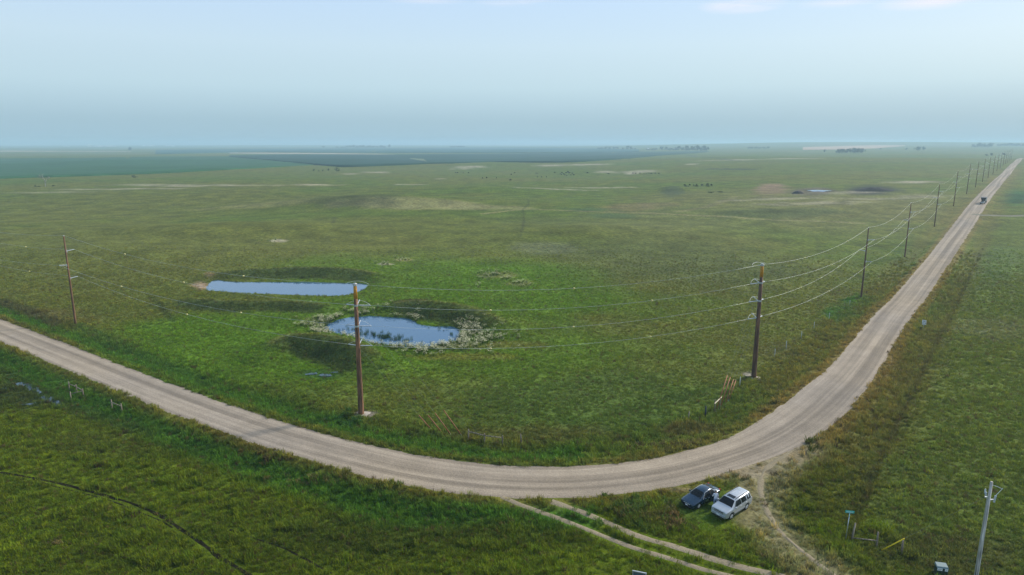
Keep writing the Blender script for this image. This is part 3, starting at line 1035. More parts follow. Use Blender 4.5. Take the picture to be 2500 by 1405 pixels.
field('stubble_field', [(1960, 366.5), (2060, 366), (2140, 362.5), (2210, 357)], [(1960, 360), (2060, 357), (2140, 355), (2210, 355.5)], 0.6, crop_mat('ripe_grain', (0.42, 0.28, 0.18)), 'pinkish ripe grain field on the right horizon')
field('stubble_field', [(0, 371), (150, 371), (320, 371.5)], [(0, 368.5), (150, 369.5), (320, 370.5)], 0.6, M_STUB, 'thin pale field strip far off at the left')

# haze: the smoky air of the morning, one closed box of even density
hb = MB().box(-27500, 27500, -400, 28500, -9, 62)
hm_ = bpy.data.materials.new('haze_air')
hm_.use_nodes = True
ht = hm_.node_tree
ht.nodes.clear()
pv = ht.nodes.new('ShaderNodeVolumePrincipled')
pv.inputs['Color'].default_value = (0.56, 0.78, 0.92, 1)
pv.inputs['Density'].default_value = 0.00024
pv.inputs['Density Attribute'].default_value = ''
pv.inputs['Anisotropy'].default_value = 0.1
ho = ht.nodes.new('ShaderNodeOutputMaterial')
ht.links.new(pv.outputs[0], ho.inputs['Volume'])
haze = tag(hb.build('haze', hm_), 'thin blue smoky haze over the whole plain', 'haze', kind='stuff')

# ================================================================== VEGETATION (stuff)
def tuft_mesh(name, n, length, spread, width, lean, seed, m):
    r = random.Random(seed)
    mb = MB()
    for _ in range(n):
        a = r.uniform(0, 6.283)
        rr = spread * math.sqrt(r.random())
        bx, by = rr * math.cos(a), rr * math.sin(a)
        L = length * r.uniform(0.55, 1.15)
        t = r.uniform(0, 6.283)
        ln = lean * r.uniform(0.2, 1.0)
        dx, dy = math.cos(t) * ln * L, math.sin(t) * ln * L
        w = width * r.uniform(0.7, 1.3)
        px, py = -math.sin(t + r.uniform(-.6, .6)) * w, math.cos(t) * w
        mb.add([(bx - px, by - py, -0.04), (bx + px, by + py, -0.04), (bx + dx * 0.45 + px * 0.8, by + dy * 0.45 + py * 0.8, L * 0.6), (bx + dx * 0.45 - px * 0.8, by + dy * 0.45 - py * 0.8, L * 0.6), (bx + dx, by + dy, L * 0.92)],
               [(0, 1, 2, 3), (3, 2, 4)])
    me = mb.mesh(name)
    me.materials.append(m)
    return me

def flower_mesh(name, seed, m, mf):
    me = tuft_mesh(name, 14, 0.6, 0.3, 0.025, 0.5, seed, m)
    me.materials.append(mf)
    r = random.Random(seed + 5)
    bm = bmesh.new()
    bm.from_mesh(me)
    for _ in range(12):
        a, rr = r.uniform(0, 6.28), 0.38 * math.sqrt(r.random())
        c = Vector((rr * math.cos(a), rr * math.sin(a), r.uniform(0.5, 0.85)))
        s = r.uniform(0.04, 0.085)
        vs = [bm.verts.new(c + Vector((math.cos(k * 1.2566) * s, math.sin(k * 1.2566) * s, r.uniform(-.02, .02)))) for k in range(5)]
        f = bm.faces.new(vs)
        f.material_index = 1
    bm.to_mesh(me)
    bm.free()
    return me

def scatter(name, P, scl, rot, idx, tint, protos, lb, cat):
    pc = bpy.data.collections.new(name + '_kinds')
    for k, me in enumerate(protos):
        pc.objects.link(bpy.data.objects.new('%s_kind_%02d' % (name, k), me))
    me = bpy.data.meshes.new(name)
    me.vertices.add(len(P))
    me.vertices.foreach_set('co', np.asarray(P, np.float32).ravel())
    for an, ty, dt in (('scl', 'FLOAT', scl), ('idx', 'INT', idx)):
        a = me.attributes.new(an, ty, 'POINT')
        a.data.foreach_set('value', np.asarray(dt, np.float32 if ty == 'FLOAT' else np.int32))
    a = me.attributes.new('rot', 'FLOAT_VECTOR', 'POINT')
    a.data.foreach_set('vector', np.asarray(rot, np.float32).ravel())
    a = me.attributes.new('tint', 'FLOAT_COLOR', 'POINT')
    a.data.foreach_set('color', np.concatenate([tint, np.ones((len(tint), 1))], 1).astype(np.float32).ravel())
    o = link(name, me)
    ng = bpy.data.node_groups.new(name + '_scatter', 'GeometryNodeTree')
    ng.interface.new_socket('Geometry', in_out='INPUT', socket_type='NodeSocketGeometry')
    ng.interface.new_socket('Geometry', in_out='OUTPUT', socket_type='NodeSocketGeometry')
    gi, go = ng.nodes.new('NodeGroupInput'), ng.nodes.new('NodeGroupOutput')
    ip = ng.nodes.new('GeometryNodeInstanceOnPoints')
    ci = ng.nodes.new('GeometryNodeCollectionInfo')
    ci.inputs['Collection'].default_value = pc
    ci.inputs['Separate Children'].default_value = True
    ci.inputs['Reset Children'].default_value = True
    ip.inputs['Pick Instance'].default_value = True
    for an, ty, sk in (('scl', 'FLOAT', 'Scale'), ('idx', 'INT', 'Instance Index'), ('rot', 'FLOAT_VECTOR', 'Rotation')):
        na = ng.nodes.new('GeometryNodeInputNamedAttribute')
        na.data_type = ty
        na.inputs['Name'].default_value = an
        ng.links.new(na.outputs['Attribute'], ip.inputs[sk])
    ng.links.new(gi.outputs[0], ip.inputs['Points'])
    ng.links.new(ci.outputs[0], ip.inputs['Instance'])
    ng.links.new(ip.outputs[0], go.inputs[0])
    md = o.modifiers.new('scatter', 'NODES')
    md.node_group = ng
    return tag(o, lb, cat, kind='stuff')

M_BLADE = blade_material()
TUFTS = [tuft_mesh('tuft', 16, 0.34, 0.30, 0.022, 0.8, 100 + k, M_BLADE) for k in range(5)] + [tuft_mesh('tall_tuft', 20, 0.62, 0.30, 0.024, 0.6, 200 + k, M_BLADE) for k in range(4)]

def near_mask(x, y, polys, pad):
    m = np.zeros(len(x), bool)
    for P, w in polys:
        d, _, _ = pl_dist(x, y, P)
        m |= d < w + pad
    return m

def grass_points():
    NG = 260000
    D = 44 + (240 - 44) * rng.random(NG) ** 1.2
    A = (rng.random(NG) * 2 - 1) * 0.93
    x, y = A * D, D
    # D drawn so that density falls off with distance
    c, e, side, fd, fs = ground_color(x, y)
    keep = e > -0.15 - 1.1 * (fbm(x, y, 1.6, 5, 3) - 0.42) * (rng.random(NG) < 0.6)
    for P, zw in PONDS.values():
        keep &= ~in_poly(x, y, P)
    for P, w in TRACKS:
        d, _, _ = pl_dist(x, y, P)
        keep &= (d > w + 0.28) | (rng.random(len(x)) < (0.05 if w > 0.35 else 0.35))
    for P, w in RUTS:
        d, _, _ = pl_dist(x, y, P)
        keep &= (d > w * 1.35) | (rng.random(len(x)) < 0.12)
    for P, w in PUDS:
        d, _, _ = pl_dist(x, y, P)
        keep &= (d > w * 0.7) | (rng.random(len(x)) < 0.25)
    d, _, _ = pl_dist(x, y, WORN[0])
    keep &= (d > 2.2) | (rng.random(len(x)) < 0.4)
    bare = c.sum(1) > 0.46
    keep &= ~(bare & (rng.random(len(x)) < 0.9))
    keep &= rng.random(len(x)) < (1 - sstep(140, 238, D)) * (0.35 + 0.65 * sstep(0.2, 0.45, fbm(x, y, 2.3, 88, 3)))
    x, y, c, e, side, fd, fs = (a[keep] for a in (x, y, c, e, side, fd, fs))
    n = len(x)
    z = zt(x, y)
    clump = fbm(x, y, 1.7, 91, 3)
    tall = ((e > 0.2) & (e < 6.5) & (rng.random(n) < 0.55)) | ((fd < 0.8) & (fs > 0)) | (rng.random(n) < 0.10) | ((side < 0) & (x < 34) & (clump > 0.64))
    past = (side > 0) & (e > 8)
    right = (side < 0) & (fs < 0) & (x > 34)
    scl = (0.55 + 0.75 * clump) * (0.75 + 0.5 * rng.random(n)) * np.where(past, 0.72, 1.0) * np.where(right, 0.85, 1.0)
    scl = scl * np.where(np.hypot(x, y) > 130, 1.15, 1.0) * np.where((side < 0) & (x < 34), 0.86, 1.0)
    for cpx, cpy in ((1785, 1240), (1715, 1225), (1740, 1250)):
        q = at_z(cpx, cpy)
        scl = scl * (0.42 + 0.58 * sstep(2.0, 4.5, np.hypot(x - q[0], y - q[1])))
    idx = np.where(tall, rng.integers(5, 9, n), rng.integers(0, 5, n))
    v = (0.62 + 0.85 * rng.random(n)) * (0.75 + 0.5 * clump)
    warm = rng.random(n)
    tint = c * np.array([[2.1, 2.05, 1.4]]) * v[:, None] * (1 + (warm[:, None] - 0.5) * np.array([[0.5, 0.12, -0.2]]))
    gold = rng.random(n) < 0.05
    tint[gold] = GOLD * 0.8 * (0.7 + 0.6 * rng.random(gold.sum()))[:, None]
    rot = np.stack([(rng.random(n) - 0.5) * 0.35, (rng.random(n) - 0.5) * 0.35, rng.random(n) * 6.283], 1)
    return np.stack([x, y, z], 1), scl, rot, idx, np.clip(tint, 0.002, 0.9)
gp = grass_points()
scatter('grass', *gp, TUFTS, 'tufted green and olive grass covering the pasture and verges', 'grass')

# cream flowering weeds round the lower pond
M_CREAM = mat('cream_bloom', (0.46, 0.44, 0.26), 0.9, noise=0.2, nscale=3)
FLW = [flower_mesh('flower_weed', 300 + k, M_BLADE, M_CREAM) for k in range(3)]
fx, fy = [], []
Pl = PONDS['lower'][0]
n = 60000
x = rng.uniform(Pl[:, 0].min() - 9, Pl[:, 0].max() + 14, n)
y = rng.uniform(Pl[:, 1].min() - 8, Pl[:, 1].max() + 8, n)
dq, aq, _ = pl_dist(x, y, np.vstack([Pl, Pl[:1]]))
out = ~in_poly(x, y, Pl)
patch = fbm(x, y, 4.5, 14, 3)
cx_, cy_ = Pl.mean(0)
ang = np.degrees(np.arctan2(y - cy_, x - cx_))
wid = np.interp(ang, [-180, -140, -100, -60, -30, 0, 30, 60, 100, 150, 180], [5, 2.0, 2.5, 4.5, 7, 4.5, 1.2, 1.2, 3.0, 5, 5])
pr = np.exp(-(dq / wid) ** 2) * np.where((ang > -75) & (ang < 0), sstep(0.30, 0.5, patch) * 0.13, sstep(0.42, 0.66, patch) * 0.10)
k = out & (rng.random(n) < pr)
x, y = x[k], y[k]
for px, py, s, m_ in ((985, 635, 20, 14), (940, 645, 18, 12), (1180, 668, 14, 8), (1200, 672, 20, 14), (1235, 680, 14, 10), (1262, 690, 18, 12), (1175, 680, 14, 7), (660, 588, 20, 10), (700, 655, 16, 6), (1230, 668, 20, 8), (1285, 698, 12, 6), (1160, 700, 12, 5)):
    for _ in range(m_):
        p = g0(px + random.gauss(0, s * 0.6), py + random.gauss(0, 2.0))
        x = np.append(x, p[0])
        y = np.append(y, p[1])
n = len(x)
tf = LUSH[None] * (0.7 + 0.7 * rng.random((n, 1)))
scatter('flowering_weeds', np.stack([x, y, zt(x, y)], 1), 0.7 + 0.6 * rng.random(n), np.stack([0 * x, 0 * x, rng.random(n) * 6.28], 1), rng.integers(0, 3, n), tf, FLW, 'cream flowering weeds ringing the lower pond', 'weeds')

# rushes standing in the lower pond and along its rim
RSH = [tuft_mesh('rush', 16, 1.1, 0.28, 0.022, 0.22, 400 + k, M_BLADE) for k in range(3)]
pts = []
for px, py, sx, sy, m_ in ((868, 800, 10, 6, 12), (882, 812, 8, 5, 10), (905, 818, 10, 4, 14), (925, 822, 12, 4, 22), (945, 824, 12, 4, 22), (968, 828, 14, 4, 14), (990, 830, 14, 3, 8), (1050, 842, 20, 4, 6), (1105, 828, 10, 6, 8), (845, 815, 10, 5, 8), (1085, 808, 12, 5, 4)):
    for _ in range(m_):
        p = at_z(px + random.gauss(0, sx), py + random.gauss(0, sy), PONDS['lower'][1])
        pts.append((p[0], p[1], PONDS['lower'][1] - 0.3))
for P in (PONDS['lower'][0], PONDS['upper'][0]):
    for i in range(0, len(P), 1):
        for _ in range(3):
            q = P[i] + np.array([random.gauss(0, 0.7), random.gauss(0, 0.6)])
            pts.append((q[0], q[1], PONDS['lower'][1] - 0.35 if P is PONDS['lower'][0] else PONDS['upper'][1] - 0.6))
pts = np.array(pts)
n = len(pts)
sc_ = 0.55 + 0.6 * rng.random(n)
sc_[150:] *= 0.6
scatter('rushes', pts, sc_, np.stack([rng.normal(0, .08, n), rng.normal(0, .08, n), rng.random(n) * 6.28], 1), rng.integers(0, 3, n),
        np.array([[0.035, 0.095, 0.022]]) * (0.6 + 0.8 * rng.random((n, 1))), RSH, 'dark green rushes standing in and around the ponds', 'rushes')

# brown dock weeds on the bank between track and cars, and tall weeds along the road edge
WEED = [tuft_mesh('weed', 34, 0.52, 0.40, 0.05, 0.8, 500 + k, M_BLADE) for k in range(3)]
pts, tn = [], []
for px, py, sx, sy, m_, c in ((1560, 1262, 26, 9, 26, (0.10, 0.085, 0.02)), (1610, 1255, 22, 10, 22, (0.09, 0.085, 0.02)), (1640, 1275, 16, 8, 10, (0.12, 0.08, 0.025)), (1545, 1250, 40, 14, 50, (0.06, 0.10, 0.012)),
                              (830, 1022, 26, 8, 40, (0.03, 0.085, 0.012)), (715, 1115, 60, 9, 34, (0.10, 0.08, 0.02)), (860, 1168, 60, 8, 30, (0.09, 0.085, 0.02)), (1000, 1195, 60, 6, 20, (0.06, 0.085, 0.014)),
                              (1640, 1090, 60, 5, 40, (0.09, 0.075, 0.02)), (2000, 1090, 30, 10, 8, (0.07, 0.085, 0.012))):
    for _ in range(m_):
        p = g0(px + random.gauss(0, sx), py + random.gauss(0, sy))
        if road_q(np.array([p[0]]), np.array([p[1]]))[0][0] - 3.3 < 0.2 and abs(py - 1230) > 20:
            continue
        pts.append((p[0], p[1], gz(*p)))
        tn.append(np.array(c) * random.uniform(1.1, 2.2))
n = len(pts)
scatter('weeds', np.array(pts), 0.6 + 0.7 * rng.random(n), np.stack([rng.normal(0, .1, n), rng.normal(0, .1, n), rng.random(n) * 6.28], 1), rng.integers(0, 3, n), np.array(tn), WEED, 'brown and green broad weeds along banks and road edges', 'weeds')

# ================================================================== UTILITY LINE
def wood_material(name, c, top=None):
    m = bpy.data.materials.new(name)
    m.use_nodes = True
    t = m.node_tree
    b = t.nodes['Principled BSDF']
    b.inputs['Roughness'].default_value = 0.85
    tcn = t.nodes.new('ShaderNodeTexCoord')
    f1, h = mul_noise(t, tcn.outputs['Object'], 1.0, 0.35, 1.7, 5, 0.35, 0.65, (9, 9, 0.45))
    f2, _ = mul_noise(t, tcn.outputs['Object'], 1.0, 0.7, 1.3, 3, 0.3, 0.7, (2, 2, 0.6))
    rgb = t.nodes.new('ShaderNodeRGB')
    rgb.outputs[0].default_value = (*c, 1)
    out = times(t, times(t, rgb.outputs[0], f1), f2)
    t.links.new(out, b.inputs['Base Color'])
    bp = t.nodes.new('ShaderNodeBump')
    bp.inputs['Strength'].default_value = 0.5
    bp.inputs['Distance'].default_value = 0.02
    t.links.new(h, bp.inputs['Height'])
    t.links.new(bp.outputs[0], b.inputs['Normal'])
    return m
M_POLE = wood_material('pole_wood', (0.155, 0.075, 0.036))
M_POLE_D = wood_material('pole_wood_dark', (0.115, 0.058, 0.032))
M_POLE_G = wood_material('pole_wood_grey', (0.42, 0.38, 0.33))
M_POST = wood_material('post_wood', (0.20, 0.16, 0.115))
M_ORANGE = mat('fresh_wood', (0.55, 0.25, 0.03), 0.8, noise=0.3, nscale=6)
M_STEEL = mat('galvanised', (0.55, 0.57, 0.58), 0.45, 0.7, 0.5, noise=0.15, nscale=5)
M_POLYMER = mat('insulator_grey', (0.50, 0.54, 0.58), 0.4)
M_WIRE = mat('aluminium_wire', (0.78, 0.80, 0.76), 0.5, 0.2)
M_DARK = mat('dark_steel', (0.05, 0.05, 0.05), 0.5)
M_GUYRED = mat('guy_guard_rust', (0.30, 0.115, 0.05), 0.6, noise=0.2, nscale=3)
M_YELLOW = mat('guy_guard_yellow', (0.80, 0.58, 0.02), 0.5)

PH = 17.1
LEV = (0.15, 2.75, 5.4, 7.95)                      # attachment depths below the pole top
def insulator(mb, a, b, r=0.045, sheds=7):
    a, b = Vector(a), Vector(b)
    pts, rad = [], []
    for i in range(sheds * 2 + 1):
        t = i / (sheds * 2)
        pts.append(a.lerp(b, t))
        rad.append(r if i % 2 == 0 else r * 2.0)
    mb.tube(pts, rad, 8)

M_TANG = {}
def tangent_pole(loc, rz, label, mirror=False, wood=M_POLE_D, r=0.19):
    root = empty('utility_pole', loc, rz)
    tag(root, label, 'utility pole', 'wooden poles along the gravel road')
    key = (mirror, wood.name, round(r, 3))
    if key not in M_TANG:
        d = {}
        d['shaft'] = MB().tube([(0, 0, -1.2), (0, 0, 0.6), (0, 0, PH * 0.5), (0, 0, PH)], [r * 1.15, r * 1.1, r * 0.88, r * 0.62], 12).mesh('shaft', True)
        d['arms'] = []
        for k, z in enumerate(LEV[1:]):
            s = (1 if k % 2 == 0 else -1) * (-1 if mirror else 1)
            mb = MB()
            insulator(mb, (s * 0.12, 0, PH - z - 0.1), (s * 1.45, 0, PH - z + 0.05))
            bk = MB().box(s * 0.28 if s < 0 else 0.10, s * 0.10 if s < 0 else 0.28, -0.09, 0.09, PH - z - 0.32, PH - z + 0.12)
            d['arms'].append((mb.mesh('insulator', True), bk.mesh('bracket')))
        d['cap'] = MB().tube([(0, 0, PH - 0.02), (0, 0, PH + 0.1)], [r * 0.5, r * 0.35], 8).mesh('pole_cap')
        d['band'] = MB().tube([(0, 0, 1.9), (0, 0, 2.12)], [r * 1.1, r * 1.1], 12).mesh('pole_tag')
        M_TANG[key] = d
    d = M_TANG[key]
    link('shaft', d['shaft'], wood, root)
    for ins, bk in d['arms']:
        o = link('bracket', bk, M_STEEL, root)
        link('insulator', ins, M_POLYMER, o)
    link('pole_cap', d['cap'], M_STEEL, root)
    return root

def tip(loc, rz, k, mirror=False):
    """world end of arm k (0..2) of a tangent pole, or its top for k = -1"""
    if k < 0:
        return Vector((loc[0], loc[1], loc[2] + PH - LEV[0] + 0.3))
    s = (1 if k % 2 == 0 else -1) * (-1 if mirror else 1)
    return Vector((loc[0] + math.cos(rz) * s * 1.47, loc[1] + math.sin(rz) * s * 1.47, loc[2] + PH - LEV[k + 1] + 0.07))

P0 = ground(185, 793)
P1 = ground(882, 1012)
PB = ground(1840, 922)
d01 = Vector((P0.x - P1.x, P0.y - P1.y, 0)).normalized()
PM = P0 + d01 * 77
PM = Vector((PM.x, PM.y, gz(PM.x, PM.y)))
rz0 = math.atan2(d01.x, -d01.y)                     # arm axis across the line
rzs = math.atan2(-RD[0], RD[1])
ORD = ['second', 'third', 'fourth', 'fifth', 'sixth', 'seventh', 'eighth', 'ninth', 'tenth', 'eleventh', 'twelfth', 'thirteenth', 'fourteenth', 'fifteenth', 'sixteenth', 'seventeenth', 'eighteenth']
tang = []
for k, s_ in enumerate([80, 148, 225, 302, 378, 449, 521, 592, 670, 745, 820, 895, 970, 1045, 1120, 1195]):
    q = P2 + RD * s_
    z = gz(*q)
    tang.append(Vector((q[0], q[1], z)))
    tangent_pole(tang[-1], rzs, '%s wooden pole along the straight road, counting the bend pole as the first' % ORD[k], wood=M_POLE if k == 1 else M_POLE_D)
tangent_pole(P0, rz0, 'thin reddish wooden pole standing alone beside the road at far left', True, wood=M_POLE)

def dead_end_pole(loc, dirs, label, r=0.36):
    """big angle pole: strain insulators on both pulls at each level, jumper loops between them"""
    root = empty('utility_pole', loc, 0)
    tag(root, label, 'utility pole', 'wooden poles along the gravel road')
    MB().tube([(0, 0, -1.5), (0, 0, 0.5), (0, 0, PH * 0.5), (0, 0, PH - 1.9)], [r * 1.08, r * 1.02, r * 0.80, r * 0.66], 16).build('shaft', M_POLE if loc.x < 0 else M_POLE_D, root, True)
    MB().tube([(0, 0, PH - 1.9), (0, 0, PH)], [r * 0.66, r * 0.56], 16).build('bleached_top', M_ORANGE, root, True)
    MB().tube([(0, 0, PH - 0.01), (0, 0, PH + 0.07)], [r * 0.58, r * 0.45], 12).build('pole_cap', M_STEEL, root)
    ends = []
    for li, z in enumerate(LEV):
        h = PH - z
        rr = r * 0.72
        bd = MB().tube([(0, 0, h - 0.12), (0, 0, h + 0.12)], [rr * 1.06, rr * 1.06], 14).build('band', M_STEEL, root)
        ee = []
        for d in dirs:
            a = d * rr + Vector((0, 0, h))
            b = d * (rr + (0.5 if li == 0 else 1.5)) + Vector((0, 0, h - (0.02 if li == 0 else 0.10)))
            if li:
                mb = MB()
                insulator(mb, a, b, 0.04, 8)
                mb.build('strain_insulator', M_POLYMER, bd, True)
            else:
                MB().tube([a, b], 0.04, 6).build('clamp', M_STEEL, bd)
            ee.append(Vector(loc) + b)
        ends.append(ee)
        # jumper loop round the outside of the pole, carried by a stand-off rod
        bis = (dirs[0] + dirs[1])
        bis = (bis if bis.length > 0.3 else Vector((0, -1, 0))).normalized()
        a, b = dirs[0] * (rr + 1.4), dirs[1] * (rr + 1.4)
        so = -Vector((bis.x, bis.y, 0)) * 0.0 + bis * (rr + 0.75)
        pts = []
        for t in np.linspace(0, 1, 13):
            p = a * (1 - t) ** 2 + so * 1.6 * 2 * t * (1 - t) + b * t * t
            pts.append((p.x, p.y, h + (0.38 if li else 0.25) * math.sin(math.pi * t)))
        MB().tube(pts, 0.015, 6).build('jumper', M_WIRE, bd, True)
        if li:
            mb = MB()
            insulator(mb, bis * rr + Vector((0, 0, h - 0.05)), bis * (rr + 0.95) + Vector((0, 0, h + 0.45)), 0.035, 6)
            mb.build('stand_off', M_POLYMER, bd, True)
    return root, ends
dA = Vector((P0.x - P1.x, P0.y - P1.y, 0)).normalized()
dB = Vector((PB.x - P1.x, PB.y - P1.y, 0)).normalized()
_, E1 = dead_end_pole(P1, [dA, dB], 'thick brown wooden pole with orange top standing near the lower pond')
dC = Vector((RD[0], RD[1], 0))
_, E2 = dead_end_pole(PB, [-dB, dC], 'thick dark wooden pole with orange top beside the road bend, right of the ponds')
for lb, p in (('pale gravel collar at the foot of the pole near the pond', P1), ('pale gravel collar at the foot of the pole by the road bend', PB)):
    mb = MB()
    ring = [(p.x + (1.15 + 0.25 * math.sin(k * 2.3)) * math.cos(k * 0.449), p.y + (0.9 + 0.2 * math.sin(k * 1.7)) * math.sin(k * 0.449)) for k in range(14)]
    vs = [(p.x, p.y, gz(p.x, p.y) + 0.14)] + [(a, b, gz(a, b) + 0.02) for a, b in ring]
    mb.add(vs, [(0, 1 + k, 1 + (k + 1) % 14) for k in range(14)])
    tag(mb.build('gravel_collar', MATS.get('collar') or mat('collar', (0.42, 0.36, 0.29), 0.95, noise=0.3, nscale=6)), lb, 'gravel', kind='structure')

def sag(a, b, s, n=14):
    return [a.lerp(b, t) - Vector((0, 0, 4 * s * t * (1 - t))) for t in np.linspace(0, 1, n + 1)]
DIV = []
WLAB = ('topmost bare wire running from pole top to pole top', 'upper conductor wire on the first insulators below the pole tops', 'middle conductor wire of the power line', 'lowest conductor wire of the power line')
for li in range(4):
    k = li - 1
    pts = []
    a = tip(PM, rz0, k, True)
    b = tip(P0, rz0, k, True)
    s1 = sag(a, b, 1.6)
    s2 = sag(b, E1[li][0], 1.8)
    s3 = sag(E1[li][1], E2[li][0], 1.9)
    near_spans = [s1, s2, s3]
    runs = [s1 + s2[1:], s3]
    prev = E2[li][1]
    run = []
    for q in tang:
        nx = tip(q, rzs, k)
        sp = sag(prev, nx, 1.7)
        near_spans.append(sp)
        run += sp if not run else sp[1:]
        prev = nx
    runs.append(run)
    mb = MB()
    for rn in runs:
        mb.tube(rn, 0.0125, 5)
    tag(mb.build('power_wire', M_WIRE, None, True), WLAB[li], 'wire', 'wires of the power line')
    for j, sp in enumerate(near_spans[:5]):
        for f in ([4, 10] if (li + j) % 2 else [7]):
            DIV.append((sp[f], sp[f + 1] - sp[f], j, li))
M_DIV = mat('diverter_yellow', (0.85, 0.72, 0.30), 0.5)
dm = MB()
dm.tube([(0, 0, 0.10), (0, 0, 0.04), (0, 0, -0.02), (0, 0, -0.13)], [0.03, 0.15, 0.15, 0.04], 8)
dme = dm.mesh('bird_diverter', True)
dme.materials.append(M_DIV)
SPN = ('left of the far left pole', 'between far left pole and pond pole', 'between pond pole and bend pole', 'just past the bend pole', 'past the second straight-road pole')
WN = ('topmost', 'upper', 'middle', 'lowest')
seen = {}
for p, d, j, li in DIV:
    o = link('bird_diverter', dme)
    o.location = p
    c_ = seen.get((j, li), 0)
    seen[(j, li)] = c_ + 1
    two = (li + j) % 2
    tag(o, ('%s yellow marker on the %s wire %s' % (('first' if c_ == 0 else 'second') if two else 'single', WN[li], SPN[j])), 'wire marker', 'yellow markers on the wires')

def guy(a, b, frac0, frac1, m, lb, r=0.06):
    a, b = Vector(a), Vector(b)            # a = anchor at the ground, b = on the pole
    root = empty('guy_wire', a)
    tag(root, lb, 'guy wire', 'guy wires of the angle poles')
    d = b - a
    MB().tube([Vector((0, 0, 0)), d], 0.006, 5).build('wire', mat('guy_strand', (0.25, 0.27, 0.25), 0.6), root)
    MB().tube([d * frac0, d * frac1], r, 8).build('guard', m, root, True)
    MB().tube([-d.normalized() * 0.5, d.normalized() * 0.35], 0.02, 6).build('anchor_rod', M_STEEL, root)
GL = ('leftmost', 'second', 'third', 'rightmost')
for k, (px, py) in enumerate(((1052, 1048), (1080, 1058), (1101, 1062), (1127, 1064))):
    a = ground(px, py)
    guy(a, P1 + Vector((0, 0, PH - LEV[3 - k] - 0.1)), 0.012, 0.165, M_GUYRED, '%s rust-red guy guard leaning towards the pole near the pond' % GL[k])
for k, (px, py) in enumerate(((1746, 1010), (1757, 1000), (1769, 992), (1778, 981))):
    a = ground(px, py)
    guy(a, PB + Vector((0, 0, PH - LEV[k] - 0.1)), 0.03, 0.24, M_GUYRED, '%s rust-red guy guard leaning towards the pole at the road bend' % GL[k])

# the small grey service pole in the lower right corner
PG = at_z(2382, 1418, 0.0)
PG = Vector((PG[0], PG[1], gz(PG[0], PG[1])))
rt = empty('service_pole', PG, 0)
tag(rt, 'pale grey weathered wooden pole with fittings at the lower right corner', 'utility pole')
GH = 8.6
MB().tube([(0, 0, -1), (0.0, 0, 0), (0.03, 0, GH)], [0.15, 0.145, 0.10], 12).build('shaft', M_POLE_G, rt, True)
bk = MB().box(-0.3, -0.05, -0.05, 0.05, GH - 1.35, GH - 1.25).build('bracket', M_STEEL, rt)
mb = MB()
insulator(mb, (-0.27, 0, GH - 1.2), (-0.27, 0, GH - 0.85), 0.04, 3)
mb.build('insulator', M_POLYMER, bk, True)
bk = MB().box(0.08, 0.5, -0.04, 0.04, GH - 1.55, GH - 1.47).build('bracket', M_STEEL, rt)
mb = MB()
insulator(mb, (0.45, 0, GH - 1.75), (0.52, 0, GH - 1.15), 0.045, 4)
mb.build('fuse_cutout', M_POLYMER, bk, True)
MB().tube([(0.1, 0, GH - 0.25), (0.55, 0, GH - 0.42), (0.95, 0, GH - 0.6)], 0.018, 5).build('jumper', M_WIRE, rt)
MB().tube([(0.52, 0, GH - 1.15), (0.75, 0, GH - 0.85), (0.98, 0, GH - 0.55)], 0.018, 5).build('jumper', M_WIRE, rt)
MB().tube([(-0.17, 0, 0.2), (-0.15, 0, GH * 0.5), (-0.12, 0, GH - 1.3)], 0.03, 6).build('conduit', M_STEEL, rt)
ga = ground(2149, 1346)
guy(ga, PG + Vector((0, 0, GH - 1.1)), 0.01, 0.24, M_YELLOW, 'bright yellow guy guard slanting over the grass in the lower right', 0.05)

# ================================================================== FENCES, SIGNS, BOXES
M_TPOST = mat('tpost_white', (0.52, 0.55, 0.50), 0.6)
def up_h(base, px_top, py_top):
    r = ray(px_top, py_top)
    return CAM_H + r[2] * base.y / r[1] - base.z
def post(mb, p, h, r=0.075, lean=(0, 0)):
    mb.tube([(p[0], p[1], -0.5), (p[0] + lean[0], p[1] + lean[1], h)], [r, r * 0.92], 9)
def brace(pts, h, lb, rail=0.8, m=M_POST, group='corner braces of the pasture fence', diag=False):
    W_ = [ground(*p) for p in pts]
    root = empty('fence_brace', W_[0])
    tag(root, lb, 'fence', group)
    L = [w - W_[0] for w in W_]
    for l in L:
        mb = MB()
        mb.tube([(l.x, l.y, l.z - 0.5), (l.x, l.y, l.z + h)], [0.085, 0.078], 9)
        mb.build('post', m, root, True)
    for a, b in zip(L[:-1], L[1:]):
        MB().tube([(a.x, a.y, a.z + h * rail), (b.x, b.y, b.z + h * (0.25 if diag else rail))], 0.06, 8).build('rail', m, root, True)
brace([(1144, 1074), (1183, 1084), (1227, 1090)], 1.3, 'weathered three-post fence brace below the pond pole guys')
brace([(174, 978), (204, 970), (188, 960), (170, 953)], 1.25, 'weathered corner fence brace beside the marshy left ditch', 0.75)
brace([(274, 998), (298, 1008)], 1.25, 'weathered two-post fence brace right of the marshy ditch', 0.7)
M_NEWP = mat('pale_board', (0.62, 0.52, 0.36), 0.8, noise=0.15, nscale=4)
gA = ground(1744, 1007)
rt = empty('board_brace', gA)
tag(rt, 'pale board nailed across posts beside the road-bend guy guards', 'fence')
MB().tube([(0, 0, -.4), (0, 0, 1.75)], [0.075, 0.07], 8).build('post', M_POST, rt, True)
gB = ground(1757, 999) - gA
MB().tube([(gB.x, gB.y, gB.z - .4), (gB.x, gB.y, gB.z + 1.7)], [0.075, 0.07], 8).build('post', M_POST, rt, True)
MB().tube([(-gB.x * 0.1, -gB.y * 0.1 - 0.1, 1.28), (gB.x * 1.15, gB.y * 1.15 - 0.1, 1.62)], 0.085, 4).build('board', M_NEWP, rt)
